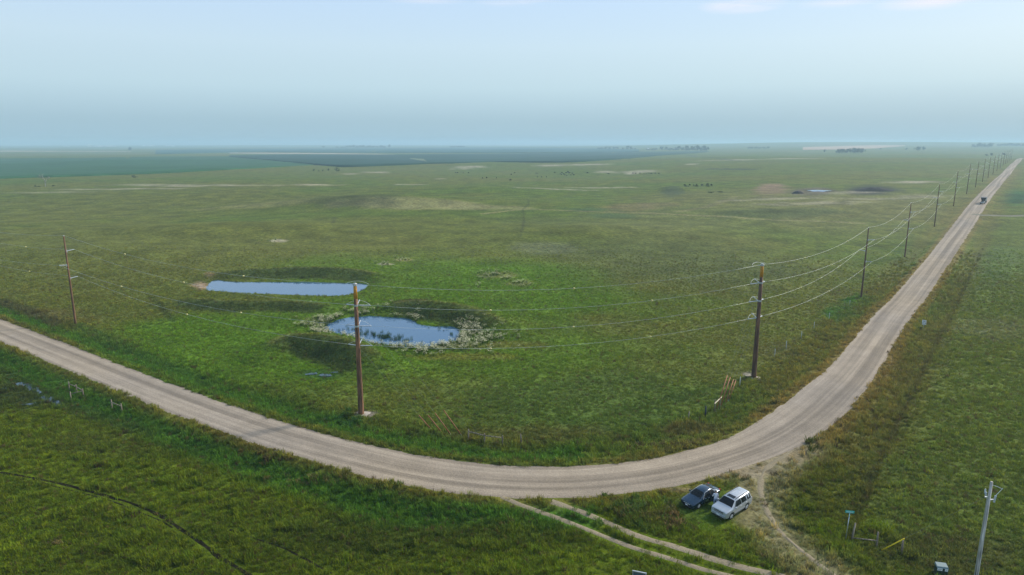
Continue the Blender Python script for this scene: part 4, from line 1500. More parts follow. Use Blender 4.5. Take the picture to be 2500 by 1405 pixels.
def single_post(px, py, h, lb, m=M_POST, r=0.075, lean=(0, 0), name='fence_post'):
    p = ground(px, py)
    rt = empty(name, p)
    tag(rt, lb, 'fence post', 'posts of the roadside fences')
    MB().tube([(0, 0, -0.5), (lean[0], lean[1], h)], [r, r * 0.9], 8).build('shaft', m, rt, True)
    MB().tube([(lean[0], lean[1], h - 0.005), (lean[0], lean[1], h + 0.035)], [r * 0.93, r * 0.45], 8).build('post_top', m, rt, True)
    return p
single_post(1275, 1089, 1.45, 'leaning pale wooden post right of the three-post brace', lean=(-0.2, 0))
single_post(1722, 1020, 1.5, 'short dark post with a blue-black cap left of the board brace', mat('dark_post', (0.02, 0.03, 0.05), 0.5), 0.1)
single_post(1680, 1023, 1.0, 'stubby grey post among brown weeds left of the dark post', lean=(0.1, 0))
WP = [(1806, 944), (1891, 873), (1919, 853), (1956, 828), (1987, 804), (2024, 781), (2074, 748)]
WPO = ('first and nearest', 'second', 'third', 'fourth', 'fifth', 'sixth', 'seventh')
fp = []
for (px, py), nm in zip(WP, WPO):
    p = single_post(px, py, 1.45, '%s white steel fence post along the straight road from the bend pole' % nm, M_TPOST, 0.05)
    fp.append(p)
RP = [(2078, 1320), (2140, 1335), (2201, 1353)]
RH = (1.6, 1.3, 1.2)
for (px, py), h, nm in zip(RP, RH, ('leaning grey corner post of the right field beside the green street sign', 'thin grey post left of the yellow guy guard', 'grey post right of the yellow guy guard')):
    fp.append(single_post(px, py, h, nm, M_POST, 0.08, (0.25 if px < 2100 else 0.05, 0.1)))
a, b = fp[-3], fp[-2]
tag(MB().tube([a + Vector((0.05, 0.02, 0.25)), b + Vector((0, 0, 0.55))], 0.05, 6).build('fence_rail', M_POST, None, True), 'thin grey rail low between the corner post and the next post', 'rail')
for (px, py) in [(2118, 1215), (2152, 1130), (2190, 1050), (2226, 975), (2258, 905), (2288, 845), (2316, 790), (2338, 745)]:
    pass
def fence_wire(P, hs, lb):
    mb = MB()
    for h in hs:
        mb.tube([p + Vector((0, 0, h)) for p in P], 0.0035, 4)
    tag(mb.build('fence_wire', M_DARK), lb, 'fence wire')
fence_wire(fp[:7], (0.5, 0.85, 1.2), 'strands of wire strung along the white steel fence posts')

# signs
M_SIGNGREEN = mat('sign_green', (0.01, 0.42, 0.36), 0.4)
M_WHITE = mat('sign_white', (0.82, 0.84, 0.84), 0.45)
M_BLACK = mat('mark_black', (0.03, 0.03, 0.03), 0.5)
g = ground(2064, 1318)
rt = empty('street_sign', g, 0)
tag(rt, 'green street name sign with two crossed blades on a thin post', 'street sign')
SH = 2.55
MB().tube([(0, 0, -.4), (0.12, 0, SH)], 0.035, 8).build('post', M_STEEL, rt, True)
def blade(ang, z, w, h, m, extra=0.0):
    mb = MB().box(-w / 2, w / 2, -0.012, 0.012, -h / 2, h / 2)
    o = mb.build('blade', m, rt)
    o.location = (0.12, 0, z)
    o.rotation_euler = (0, 0, ang)
    mk = MB()
    for k in range(6):
        x0 = -w * 0.38 + k * w * 0.135
        mk.box(x0, x0 + w * 0.085, -0.0165, -0.0125, -h * 0.2, h * 0.2)
    mk.build('lettering', M_WHITE, o)
blade(R(-12), SH + 0.12, 0.72, 0.22, M_SIGNGREEN)
blade(R(62), SH - 0.14, 0.66, 0.2, M_SIGNGREEN)
g = ground(2254, 806)
rt = empty('road_sign', g, rzs)
tag(rt, 'small white regulatory road sign on the right verge of the straight road', 'road sign')
MB().tube([(0, 0, -.4), (0, 0, 1.9)], 0.04, 8).build('post', M_STEEL, rt)
o = MB().box(-0.34, 0.34, -0.075, -0.055, 1.1, 2.0).build('panel', M_WHITE, rt)
mk = MB()
mk.box(-0.22, 0.22, -0.082, -0.077, 1.78, 1.85).box(-0.19, 0.19, -0.082, -0.077, 1.64, 1.70)
for sx in (-1, 1):
    mk.box(min(sx * 0.05, sx * 0.24), max(sx * 0.05, sx * 0.24), -0.082, -0.077, 1.22, 1.29).box(min(sx * 0.05, sx * 0.24), max(sx * 0.05, sx * 0.24), -0.082, -0.077, 1.44, 1.51)
    mk.box(min(sx * 0.17, sx * 0.24), max(sx * 0.17, sx * 0.24), -0.082, -0.077, 1.29, 1.44)
mk.build('marking', M_BLACK, o)
g = ground(2352, 1200)
single_post(2404, 1206, 0.5, 'short white stub poking out of the right field grass', M_TPOST, 0.08)

# green utility cabinet
M_CAB = mat('cabinet_green', (0.025, 0.045, 0.035), 0.5, noise=0.1)
M_LID = mat('cabinet_lid', (0.16, 0.22, 0.22), 0.4, noise=0.1)
g = at_z(2296, 1402, 0.0)
g = Vector((g[0], g[1], gz(g[0], g[1])))
rt = empty('utility_cabinet', g, R(-14))
rt.scale = (0.8, 0.8, 0.8)
tag(rt, 'dark green utility cabinet with white labels and pale lid in the lower right', 'utility box')
MB().box(-0.62, 0.62, -0.5, 0.5, -0.1, 0.12).build('pad', mat('cabinet_pad', (0.20, 0.24, 0.19), 0.8, noise=0.2), rt)
bd = MB().box(-0.5, 0.5, -0.38, 0.38, 0.12, 0.95).build('body', M_CAB, rt)
mb = MB()
mb.add([(-0.53, -0.42, 0.95), (0.53, -0.42, 0.95), (0.53, 0.42, 0.95), (-0.53, 0.42, 0.95), (-0.49, -0.30, 1.08), (0.49, -0.30, 1.08), (0.49, 0.40, 1.14), (-0.49, 0.40, 1.14)], [(0, 3, 2, 1), (4, 5, 6, 7), (0, 1, 5, 4), (1, 2, 6, 5), (2, 3, 7, 6), (3, 0, 4, 7)])
mb.build('lid', M_LID, rt)
for x0, x1 in ((-0.47, -0.02), (0.2, 0.47)):
    o = MB().box(x0, x1, -0.387, -0.382, 0.66, 0.93).build('warning_label', M_WHITE, rt)
    MB().box(x0 + 0.05, x1 - 0.05, -0.391, -0.3885, 0.80, 0.84).box(x0 + 0.05, x1 - 0.12, -0.391, -0.3885, 0.72, 0.75).build('print', M_BLACK, o)
# galvanised frame panel cut by the lower picture edge
g = at_z(1560, 1424, 0.0)
g = Vector((g[0], g[1], gz(g[0], g[1])))
rt = empty('metal_panel', g, R(-19))
tag(rt, 'grey galvanised framed panel standing in dark grass at the bottom edge', 'metal panel')
MB().box(-0.48, 0.48, -0.02, 0.02, 0.35, 1.0).build('sheet', mat('panel_blue_grey', (0.10, 0.14, 0.16), 0.5, 0.3, noise=0.2), rt)
MB().box(-0.55, 0.55, -0.045, 0.045, 1.0, 1.09).build('top_rail', M_STEEL, rt)
MB().box(-0.55, 0.55, -0.045, 0.045, 0.27, 0.35).build('bottom_rail', M_STEEL, rt)
for x0 in (-0.55, 0.47):
    MB().box(x0, x0 + 0.08, -0.04, 0.04, -0.4, 1.0).build('leg', M_STEEL, rt)

# ================================================================== VEHICLES
def angle_smooth(me, deg=38):
    for p in me.polygons:
        p.use_smooth = True
    me.set_sharp_from_angle(angle=R(deg))
    return me

def bool_cut(me, cutters):
    """carve wheel wells: exact boolean evaluated without operators"""
    o = bpy.data.objects.new('work_body', me)
    COL.objects.link(o)
    cs = []
    for k, cm in enumerate(cutters):
        c = bpy.data.objects.new('work_cut', cm)
        COL.objects.link(c)
        md = o.modifiers.new('b%d' % k, 'BOOLEAN')
        md.operation = 'DIFFERENCE'
        md.object = c
        md.solver = 'EXACT'
        cs.append(c)
    bpy.context.view_layer.update()
    dg = bpy.context.evaluated_depsgraph_get()
    res = bpy.data.meshes.new_from_object(o.evaluated_get(dg))
    for c in cs + [o]:
        bpy.data.objects.remove(c)
    return res

def paint(name, c, rough=0.28):
    m = mat(name, c, rough, 0.35, 0.5, coat=0.6, noise=0.05, nscale=2)
    return m
M_GLASS = mat('car_glass', (0.006, 0.008, 0.010), 0.06, 0.0, 0.3)
M_TYRE = mat('tyre', (0.025, 0.024, 0.022), 0.9, noise=0.2)
M_RIM = mat('alloy', (0.72, 0.72, 0.70), 0.4, 0.2)
M_LAMP = mat('headlamp', (0.80, 0.82, 0.80), 0.12, 0.1, 0.7)
M_TAIL = mat('tail_lamp', (0.35, 0.02, 0.015), 0.25)
M_TRIM = mat('black_trim', (0.03, 0.03, 0.03), 0.6)
M_PLATE = mat('plate_white', (0.75, 0.77, 0.80), 0.5)
M_INT = mat('cabin_dark', (0.02, 0.02, 0.022), 0.9)

def wheel(root, x, y, r, w, side):
    e = bpy.data.objects.new('wheel', None)
    # wheel is a mesh part: hub with tyre and rim under it
    hub = MB().tube([(0, -w * 0.35, 0), (0, w * 0.35, 0)], r * 0.18, 10).build('wheel', M_DARK, root)
    bpy.data.objects.remove(e)
    hub.location = (x, y, r)
    prof = [(-0.5, 0.66), (-0.5, 0.92), (-0.36, 1.0), (0.36, 1.0), (0.5, 0.92), (0.5, 0.66)]
    mb = MB()
    n = 20
    vs, fs = [], []
    for k in range(n):
        a = 2 * math.pi * k / n
        for (py, pr) in prof:
            vs.append((math.cos(a) * pr * r, py * w, math.sin(a) * pr * r))
    m_ = len(prof)
    for k in range(n):
        for j in range(m_):
            fs.append((k * m_ + j, k * m_ + (j + 1) % m_, ((k + 1) % n) * m_ + (j + 1) % m_, ((k + 1) % n) * m_ + j))
    mb.add(vs, fs).build('tyre', M_TYRE, hub, True)
    mb = MB()
    yo = side * w * 0.40
    mb.tube([(0, yo - side * 0.05, 0), (0, yo - side * 0.02, 0)], r * 0.67, 18)
    for k in range(5):
        a = 2 * math.pi * k / 5 + 0.3
        ca, sa = math.cos(a), math.sin(a)
        p, q = r * 0.10, r * 0.66
        ww = r * 0.13
        vs = []
        for yy in (yo - side * 0.02, yo + side * 0.035):
            for (l, h) in ((p, -ww), (q, -ww * 0.75), (q, ww * 0.75), (p, ww)):
                vs.append((ca * l - sa * h, yy, sa * l + ca * h))
        mb.add(vs, [(0, 1, 2, 3), (7, 6, 5, 4), (0, 4, 5, 1), (1, 5, 6, 2), (2, 6, 7, 3), (3, 7, 4, 0)])
    mb.build('rim', M_RIM, hub)
    return hub

class Car:
    def __init__(s, st):
        s.st = st                                  # rows: x, w, zb, belt, wt, top
        s.X = [r[0] for r in st][::-1]
        s.A = np.array(st)[::-1]
    def at(s, x):
        return [float(np.interp(x, s.X, s.A[:, k])) for k in range(1, 6)]
    def p4(s, x):
        w, zb, belt, wt, top = s.at(x)
        return np.array([x, w * 0.975, belt])
    def p5(s, x):
        w, zb, belt, wt, top = s.at(x)
        return np.array([x, wt, top - 0.06])
    def body(s):
        rings = []
        for x, w, zb, belt, wt, top in s.st:
            zm = zb + (belt - zb) * 0.62
            h = [(w * 0.84, zb), (w * 0.965, zb + 0.10), (w, zm), (w * 0.975, belt), (wt, top - 0.06), (wt * 0.84, top - 0.008)]
            ring = [(x, 0, zb)] + [(x, y, z) for y, z in h] + [(x, 0, top + 0.012)] + [(x, -y, z) for y, z in h[::-1]]
            rings.append(ring)
        n = len(rings[0])
        vs = [p for r in rings for p in r]
        fs = []
        for i in range(len(rings) - 1):
            for k in range(n):
                fs.append((i * n + k, i * n + (k + 1) % n, (i + 1) * n + (k + 1) % n, (i + 1) * n + k))
        fs.append(tuple(range(n)))
        fs.append(tuple(reversed(range((len(rings) - 1) * n, len(rings) * n))))
        return MB().add(vs, fs).mesh('body')
    def slab(s, C, off=0.012, th=0.02):
        C = [Vector(c) for c in C]
        nrm = (C[1] - C[0]).cross(C[3] - C[0]).normalized()
        ctr = sum(C, Vector()) / 4
        out = Vector((ctr.x * 0.15, ctr.y, 0.4 * (ctr.z - 0.7)))
        if nrm.dot(out) < 0:
            nrm = -nrm
        a = [c + nrm * off for c in C]
        b = [c - nrm * th for c in C]
        return MB().add(a + b, [(0, 1, 2, 3), (7, 6, 5, 4), (0, 4, 5, 1), (1, 5, 6, 2), (2, 6, 7, 3), (3, 7, 4, 0)])
    def side(s, b0, b1, t0, t1, sgn, f0=0.06, f1=0.90):
        def P(x, f):
            a, b = s.p4(x), s.p5(x)
            q = a + (b - a) * f
            return (q[0], q[1] * sgn, q[2])
        return [P(b0, f0), P(b1, f0), P(t1, f1), P(t0, f1)]
    def screen(s, xa, xb, fa=0.06, fb=0.95, wi=0.95, off=0.016):
        """curved glass following the crowned loft between two stations"""
        def P(x, y, o):
            w, zb, belt, wt, top = s.at(x)
            return (x, y * wt, float(np.interp(abs(y), [0, 0.84, 1.0], [top + 0.012, top - 0.008, top - 0.06])) + o)
        x0, x1 = xa + (xb - xa) * fa, xa + (xb - xa) * fb
        ys = [-wi, -0.84, -0.45, 0, 0.45, 0.84, wi]
        vs = [P(x, y, o) for o in (off, -0.03) for x in (x0, x1) for y in ys]
        n = len(ys)
        fs = []
        for k in range(n - 1):
            fs += [(k, k + 1, n + k + 1, n + k), (2 * n + k, 3 * n + k, 3 * n + k + 1, 2 * n + k + 1), (k, 2 * n + k, 2 * n + k + 1, k + 1), (n + k, n + k + 1, 3 * n + k + 1, 3 * n + k)]
        fs += [(0, n, 3 * n, 2 * n), (n - 1, 3 * n - 1, 4 * n - 1, 2 * n - 1)]
        return MB().add(vs, fs)

def arch(x, r):
    return MB().tube([(x, -1.4, r), (x, 1.4, r)], r * 1.16, 24).mesh('arch')

def seat_on_ground(root, c, d):
    dv = Vector((d[0], d[1], 0)).normalized()
    lv = Vector((-dv.y, dv.x, 0))
    def h(a, b):
        p = Vector(c) + dv * a + lv * b
        return gz(p.x, p.y)
    fx = Vector((dv.x * 2.8, dv.y * 2.8, (h(1.4, .8) + h(1.4, -.8) - h(-1.4, .8) - h(-1.4, -.8)) / 2)).normalized()
    fy = Vector((lv.x * 1.6, lv.y * 1.6, (h(1.4, .8) + h(-1.4, .8) - h(1.4, -.8) - h(-1.4, -.8)) / 2)).normalized()
    up = fx.cross(fy).normalized()
    fy = up.cross(fx)
    z = (h(1.4, .8) + h(1.4, -.8) + h(-1.4, .8) + h(-1.4, -.8)) / 4
    root.matrix_world = Matrix.Diagonal((1, 1, 1, 1)) @ Matrix(((fx.x, fy.x, up.x, c[0]), (fx.y, fy.y, up.y, c[1]), (fx.z, fy.z, up.z, z), (0, 0, 0, 1)))

def lights(car, root, xf, wf, zf, xr, wr, zr, hl=(0.24, 0.34, 0.15)):
    for sg in (1, -1):
        y0, y1 = sorted((sg * (wf - hl[1]), sg * (wf + 0.005)))
        MB().add([(xf - hl[0], y0 if sg > 0 else y1, zf - hl[2] / 2)], [])
        a = sg * (wf - hl[1])
        b = sg * (wf + 0.01)
        mb = MB()
        mb.add([(xf + 0.02, a, zf - hl[2] / 2), (xf - hl[0], b, zf - hl[2] / 2 + 0.03), (xf - hl[0], b, zf + hl[2] / 2 + 0.03), (xf - 0.03, a, zf + hl[2] / 2),
                (xf - 0.12, a, zf - hl[2] / 2), (xf - hl[0] - 0.05, b - sg * 0.1, zf - hl[2] / 2), (xf - hl[0] - 0.05, b - sg * 0.1, zf + hl[2] / 2), (xf - 0.15, a, zf + hl[2] / 2)],
               [(0, 1, 2, 3), (4, 7, 6, 5), (0, 4, 5, 1), (3, 2, 6, 7), (0, 3, 7, 4), (1, 5, 6, 2)])
        mb.build('headlight', M_LAMP, root)
        c, d = sorted((sg * (wr - 0.16), sg * (wr + 0.006)))
        MB().box(xr - 0.01, xr + 0.16, c, d, zr - 0.16, zr + 0.16).build('tail_light', M_TAIL, root)

def mirrors(root, x, w, z, m):
    for sg in (1, -1):
        y0, y1 = sorted((sg * (w + 0.02), sg * (w + 0.22)))
        MB().box(x - 0.05, x + 0.07, y0, y1, z - 0.06, z + 0.08).build('mirror', m, root)

# --- silver SUV
suv = Car([(2.42, .80, .46, .76, .70, .84), (2.37, .90, .32, .97, .80, 1.04), (2.15, .955, .28, 1.04, .86, 1.13), (1.35, .985, .28, 1.12, .87, 1.22), (0.62, .99, .28, 1.15, .68, 1.76),
           (-0.4, .99, .28, 1.17, .70, 1.80), (-1.7, .985, .28, 1.18, .69, 1.79), (-2.12, .97, .30, 1.19, .65, 1.74), (-2.36, .93, .34, 1.15, .78, 1.22), (-2.42, .88, .42, .98, .76, 1.04)])
fl, rl = ground(1782, 1268), ground(1821.6, 1243)
dS = Vector((fl.x - rl.x, fl.y - rl.y, 0)).normalized()
rS = Vector((dS.y, -dS.x, 0))
cS = (fl + rl) / 2 + rS * 0.75 - dS * 0.02
root = empty('parked_suv', cS)
seat_on_ground(root, cS, dS)
root.scale = (0.89, 0.89, 0.89)
tag(root, 'silver SUV with sunroof and roof rails parked on worn gravel', 'car', 'cars parked at the road bend')
PS = paint('silver_paint', (0.48, 0.51, 0.54), 0.30)
bm_ = angle_smooth(bool_cut(suv.body(), [arch(1.42, .39), arch(-1.38, .39)]))
link('body', bm_, PS, root)
WR = .37
for x in (1.42, -1.38):
    for sg in (1, -1):
        wheel(root, x, sg * 0.84, WR, 0.24, sg)
MB().box(-1.9, 1.9, -0.62, 0.62, 0.24, 0.40).build('underbody', M_TRIM, root)
for sg in (1, -1):
    for wdw in ((0.98, -0.26, 0.50, -0.26), (-0.36, -1.22, -0.36, -1.22), (-1.38, -2.04, -1.38, -1.98)):
        suv.slab(suv.side(*wdw, sg)).build('window', M_GLASS, root)
    y0 = 0.60 * sg
    MB().tube([(0.45, y0, 1.78), (0.35, y0, 1.85), (-1.75, y0, 1.86), (-1.9, y0, 1.80)], 0.028, 6).build('roof_rail', M_TRIM, root)
    for x in (0.0, -1.05):
        a, b = sorted((sg * 0.975, sg * 1.01))
        MB().box(x - 0.22, x - 0.02, a, b, 0.98, 1.03).build('door_handle', PS, root)
    a, b = sorted((sg * 0.98, sg * 1.005))
    MB().box(-0.95, 0.95, a, b, 0.50, 0.60).build('side_moulding', mat('grey_moulding', (0.30, 0.32, 0.33), 0.5), root)
suv.screen(1.35, 0.62).build('windshield', M_GLASS, root)
suv.screen(-2.12, -2.36).build('rear_window', M_GLASS, root)
MB().box(-0.02, 0.45, -0.42, 0.42, 1.70, 1.812).build('sunroof', M_GLASS, root)
for y in (-0.3, -0.1, 0.1, 0.3):
    MB().box(-1.75, -0.2, y - 0.015, y + 0.015, 1.70, 1.826).build('roof_rib', PS, root)
lights(suv, root, 2.37, 0.88, 0.93, -2.42, 0.89, 0.95)
gr = MB().box(2.30, 2.435, -0.52, 0.52, 0.74, 0.96).build('grille', M_TRIM, root)
for z in (0.80, 0.88):
    MB().box(2.40, 2.45, -0.50, 0.50, z - 0.012, z + 0.012).build('grille_bar', M_RIM, gr)
MB().box(2.28, 2.50, -0.80, 0.80, 0.46, 0.66).build('bumper', PS, root)
MB().box(2.30, 2.485, -0.62, 0.62, 0.32, 0.46).build('lower_grille', M_TRIM, root)
MB().box(-2.50, -2.28, -0.82, 0.82, 0.42, 0.66).build('bumper', PS, root)
MB().box(2.50, 2.515, -0.17, 0.17, 0.50, 0.64).build('license_plate', M_PLATE, root)
mirrors(root, 0.92, 0.97, 1.2, PS)

# --- dark blue sedan, left rear door open
sdn = Car([(2.44, .70, .36, .54, .60, .63), (2.36, .84, .24, .66, .72, .76), (1.95, .90, .20, .75, .77, .88), (1.10, .915, .20, .86, .78, .985), (0.28, .92, .20, .90, .58, 1.40),
           (-0.45, .92, .20, .92, .60, 1.455), (-1.05, .92, .20, .935, .57, 1.41), (-1.75, .91, .22, .94, .70, 1.06), (-2.25, .89, .26, .90, .72, 1.01), (-2.42, .82, .38, .74, .68, .86)])
f2 = ground(1704, 1241.5)
dD = Vector((-0.79, -0.61, 0)).normalized()
rD = Vector((dD.y, -dD.x, 0))
cD = f2 + rD * 0.68 - dD * 1.24
root2 = empty('parked_sedan', cD)
seat_on_ground(root2, cD, dD)
root2.scale = (0.87, 0.87, 0.87)
tag(root2, 'dark blue sedan parked on grass with its left rear door open', 'car', 'cars parked at the road bend')
PB_ = paint('blue_paint', (0.006, 0.030, 0.062), 0.25)
bm_ = angle_smooth(bool_cut(sdn.body(), [arch(1.42, .34), arch(-1.36, .34)]))
link('body', bm_, PB_, root2)
for x in (1.42, -1.36):
    for sg in (1, -1):
        wheel(root2, x, sg * 0.79, .325, 0.215, sg)
MB().box(-1.9, 1.9, -0.56, 0.56, 0.17, 0.32).build('underbody', M_TRIM, root2)
for sg in (1, -1):
    sdn.slab(sdn.side(0.74, -0.34, 0.14, -0.34, sg)).build('window', M_GLASS, root2)
    if sg < 0:
        sdn.slab(sdn.side(-0.42, -1.38, -0.42, -1.02, sg)).build('window', M_GLASS, root2)
    a, b = sorted((sg * 0.895, sg * 0.935))
    MB().box(-0.28, -0.10, a, b, 0.74, 0.78).build('door_handle', M_RIM, root2)
    mb = MB().tube([(0.80, sg * 0.90, 0.90), (0.18, sg * 0.60, 1.37), (-0.45, sg * 0.615, 1.42), (-1.02, sg * 0.59, 1.37), (-1.5, sg * 0.88, 0.97)], 0.016, 5)
    mb.build('window_trim', M_RIM, root2)
sdn.screen(1.10, 0.28).build('windshield', M_GLASS, root2)
sdn.screen(-1.05, -1.75).build('rear_window', M_GLASS, root2)
lights(sdn, root2, 2.33, 0.83, 0.66, -2.40, 0.83, 0.80, (0.34, 0.30, 0.12))
MB().box(2.34, 2.452, -0.42, 0.42, 0.50, 0.62).build('grille', M_TRIM, root2)
MB().box(2.30, 2.475, -0.60, 0.60, 0.26, 0.38).build('lower_grille', M_TRIM, root2)
MB().box(2.38, 2.47, -0.44, 0.44, 0.625, 0.645).build('grille_trim', M_RIM, root2)
MB().box(2.475, 2.49, -0.16, 0.16, 0.41, 0.53).build('license_plate', M_PLATE, root2)
mirrors(root2, 0.62, 0.90, 0.95, PB_)
# door opening and the opened door itself
op = MB().add([(-0.42, 0.918, 0.28), (-1.12, 0.918, 0.30), (-1.40, 0.912, 0.62), (-1.40, 0.905, 0.92), (-1.02, 0.61, 1.36), (-0.42, 0.625, 1.41), (-0.42, 0.93, 0.92)], [(0, 1, 2, 3, 6), (6, 3, 4, 5)])
op2 = MB()
op2.v = [(x, y + 0.015, z) for x, y, z in op.v] + [(x, y - 0.25, z) for x, y, z in op.v]
op2.f = [(0, 1, 2, 3, 6), (6, 3, 4, 5), (13, 10, 9, 8, 7), (12, 11, 10, 13)]
op2.build('door_opening', M_INT, root2)
dr = MB()
prof = [(0, 0.28), (-0.70, 0.30), (-0.96, 0.60), (-0.98, 0.93), (0, 0.93)]
dr.add([(x, 0.0, z) for x, z in prof] + [(x, -0.11, z) for x, z in prof], [(0, 1, 2, 3, 4), (9, 8, 7, 6, 5)] + [(k, (k + 1) % 5, 5 + (k + 1) % 5, 5 + k) for k in range(5)])
door = dr.build('door', PB_, root2)
door.location = (-0.42, 0.93, 0)
door.rotation_euler = (0, 0, R(-66))
fr = MB()
fr.tube([(-0.01, -0.04, 0.92), (-0.01, -0.28, 1.38), (-0.56, -0.30, 1.34), (-0.96, -0.05, 0.93)], 0.026, 6)
fr.build('window_frame', M_TRIM, door)
gl = MB().add([(-0.03, -0.05, 0.94), (-0.92, -0.06, 0.94), (-0.55, -0.28, 1.32), (-0.03, -0.27, 1.35), (-0.03, -0.065, 0.94), (-0.92, -0.075, 0.94), (-0.55, -0.295, 1.32), (-0.03, -0.285, 1.35)], [(0, 1, 2, 3), (7, 6, 5, 4), (0, 4, 5, 1), (1, 5, 6, 2), (2, 6, 7, 3), (3, 7, 4, 0)])
gl.build('window', M_GLASS, door)
MB().box(-0.80, -0.08, -0.125, -0.108, 0.45, 0.86).build('door_card', mat('door_card', (0.32, 0.34, 0.36), 0.7), door)

# --- person between the cars
def skin_mesh(name, V, E, rad, root_i=0, sub=2):
    me = bpy.data.meshes.new(name)
    me.from_pydata([tuple(v) for v in V], E, [])
    o = bpy.data.objects.new('work_skin', me)
    COL.objects.link(o)
    md = o.modifiers.new('skin', 'SKIN')
    md.use_smooth_shade = True
    ss = o.modifiers.new('sub', 'SUBSURF')
    ss.levels = ss.render_levels = sub
    lay = me.skin_vertices[0].data
    for i, r_ in enumerate(rad):
        lay[i].radius = r_ if hasattr(r_, '__len__') else (r_, r_)
        lay[i].use_root = (i == root_i)
    bpy.context.view_layer.update()
    dg = bpy.context.evaluated_depsgraph_get()
    res = bpy.data.meshes.new_from_object(o.evaluated_get(dg))
    bpy.data.objects.remove(o)
    res.name = name
    for p in res.polygons:
        p.use_smooth = True
    return res

def person(loc, rz, lb):
    V, E, Rr = [], [], []
    def v(p, r, parent=None):
        V.append(p)
        Rr.append(r)
        if parent is not None:
            E.append((parent, len(V) - 1))
        return len(V) - 1
    pel = v((0, 0, 0.95), (0.15, 0.11))
    wa = v((0.02, 0, 1.10), (0.135, 0.10), pel)
    ch = v((0.05, 0, 1.30), (0.165, 0.115), wa)
    nb = v((0.07, 0, 1.45), (0.085, 0.075), ch)
    nk = v((0.09, 0, 1.52), 0.055, nb)
    hd = v((0.12, 0, 1.61), (0.075, 0.088), nk)
    ht_ = v((0.12, 0, 1.70), (0.068, 0.078), hd)
    for s in (1, -1):
        hip = v((0, s * 0.10, 0.88), 0.095, pel)
        kn = v((0.03 * s, s * 0.12, 0.49), 0.062, hip)
        an = v((0.05 * s, s * 0.13, 0.09), 0.045, kn)
        v((0.05 * s + 0.16, s * 0.14, 0.035), 0.036, an)
        sh = v((0.06, s * 0.19, 1.40), 0.062, nb)
        el = v((0.10, s * 0.26, 1.12), 0.045, sh)
        wr = v((0.33, s * 0.20, 1.05), 0.030, el)
        pm = v((0.40, s * 0.19, 1.05), (0.036, 0.022), wr)
        for k, (dy, L) in enumerate(((-0.03, 0.062), (-0.01, 0.075), (0.01, 0.07), (0.03, 0.055))):
            k1 = v((0.43, s * 0.19 + dy, 1.045), 0.009, pm)
            v((0.43 + L, s * 0.19 + dy * 1.1, 1.025), 0.008, k1)
        th = v((0.385, s * 0.145, 1.055), 0.010, wr)
        v((0.43, s * 0.13, 1.045), 0.009, th)
    me = skin_mesh('body', V, E, Rr, 0, 2)
    for m in (mat('shirt_white', (0.72, 0.72, 0.78), 0.85, noise=0.1), mat('denim_light', (0.26, 0.32, 0.44), 0.9, noise=0.15), mat('skin', (0.45, 0.26, 0.18), 0.6), M_TRIM):
        me.materials.append(m)
    for p in me.polygons:
        c = p.center
        p.material_index = 3 if c.z < 0.09 else 1 if c.z < 0.97 and c.x < 0.22 else 2 if (c.z > 1.50 or c.x > 0.20) else 0
    rt = empty('person', loc, rz)
    tag(rt, lb, 'person')
    link('body', me, None, rt)
    hr_ = bmesh.new()
    bmesh.ops.create_uvsphere(hr_, u_segments=12, v_segments=8, radius=0.098)
    for q in list(hr_.verts):
        if q.co.z < -0.01 and q.co.x > -0.02:
            hr_.verts.remove(q)
    hm2 = bpy.data.meshes.new('hair')
    hr_.to_mesh(hm2)
    hr_.free()
    o = link('hair', hm2, mat('hair_brown', (0.06, 0.04, 0.025), 0.8), rt)
    o.location = (0.105, 0, 1.68)
    o.scale = (0.95, 0.86, 0.98)
    return rt
pp = ground(1746, 1240)
person(pp, math.atan2(-dD.y, -dD.x) + 0.9, 'person in a white top standing between the sedan door and the SUV')

# --- gravel truck driving away
tS = 318.0
tq = P2 + RD * tS + RN * 11.2
rt = empty('gravel_truck', (tq[0], tq[1], gz(*tq) + 0.06), math.atan2(RD[1], RD[0]))
rt.scale = (0.88, 0.88, 0.88)
tag(rt, 'dark hopper gravel truck driving away on the straight road', 'truck')
M_HOP = mat('hopper_dark', (0.035, 0.035, 0.045), 0.6, noise=0.2)
M_CAB2 = mat('cab_white', (0.60, 0.62, 0.62), 0.35)
hp = MB()
hp.add([(-5.8, -1.25, 3.5), (-5.8, 1.25, 3.5), (2.2, 1.25, 3.5), (2.2, -1.25, 3.5), (-4.3, -0.75, 1.55), (-4.3, 0.75, 1.55), (0.8, 0.75, 1.55), (0.8, -0.75, 1.55)],
       [(0, 3, 2, 1), (4, 5, 6, 7), (0, 1, 5, 4), (1, 2, 6, 5), (2, 3, 7, 6), (3, 0, 4, 7)])
hp = hp.build('hopper', M_HOP, rt)
for sg in (1, -1):
    a, b = sorted((sg * 1.22, sg * 1.32))
    MB().box(-5.85, 2.25, a, b, 3.40, 3.58).build('top_rail', M_HOP, hp)
MB().box(-6.3, 2.6, -0.45, 0.45, 0.95, 1.15).build('frame', M_DARK, rt)
MB().box(-6.5, -6.3, -1.2, 1.2, 0.75, 1.2).build('rear_bumper', M_CAB2, rt)
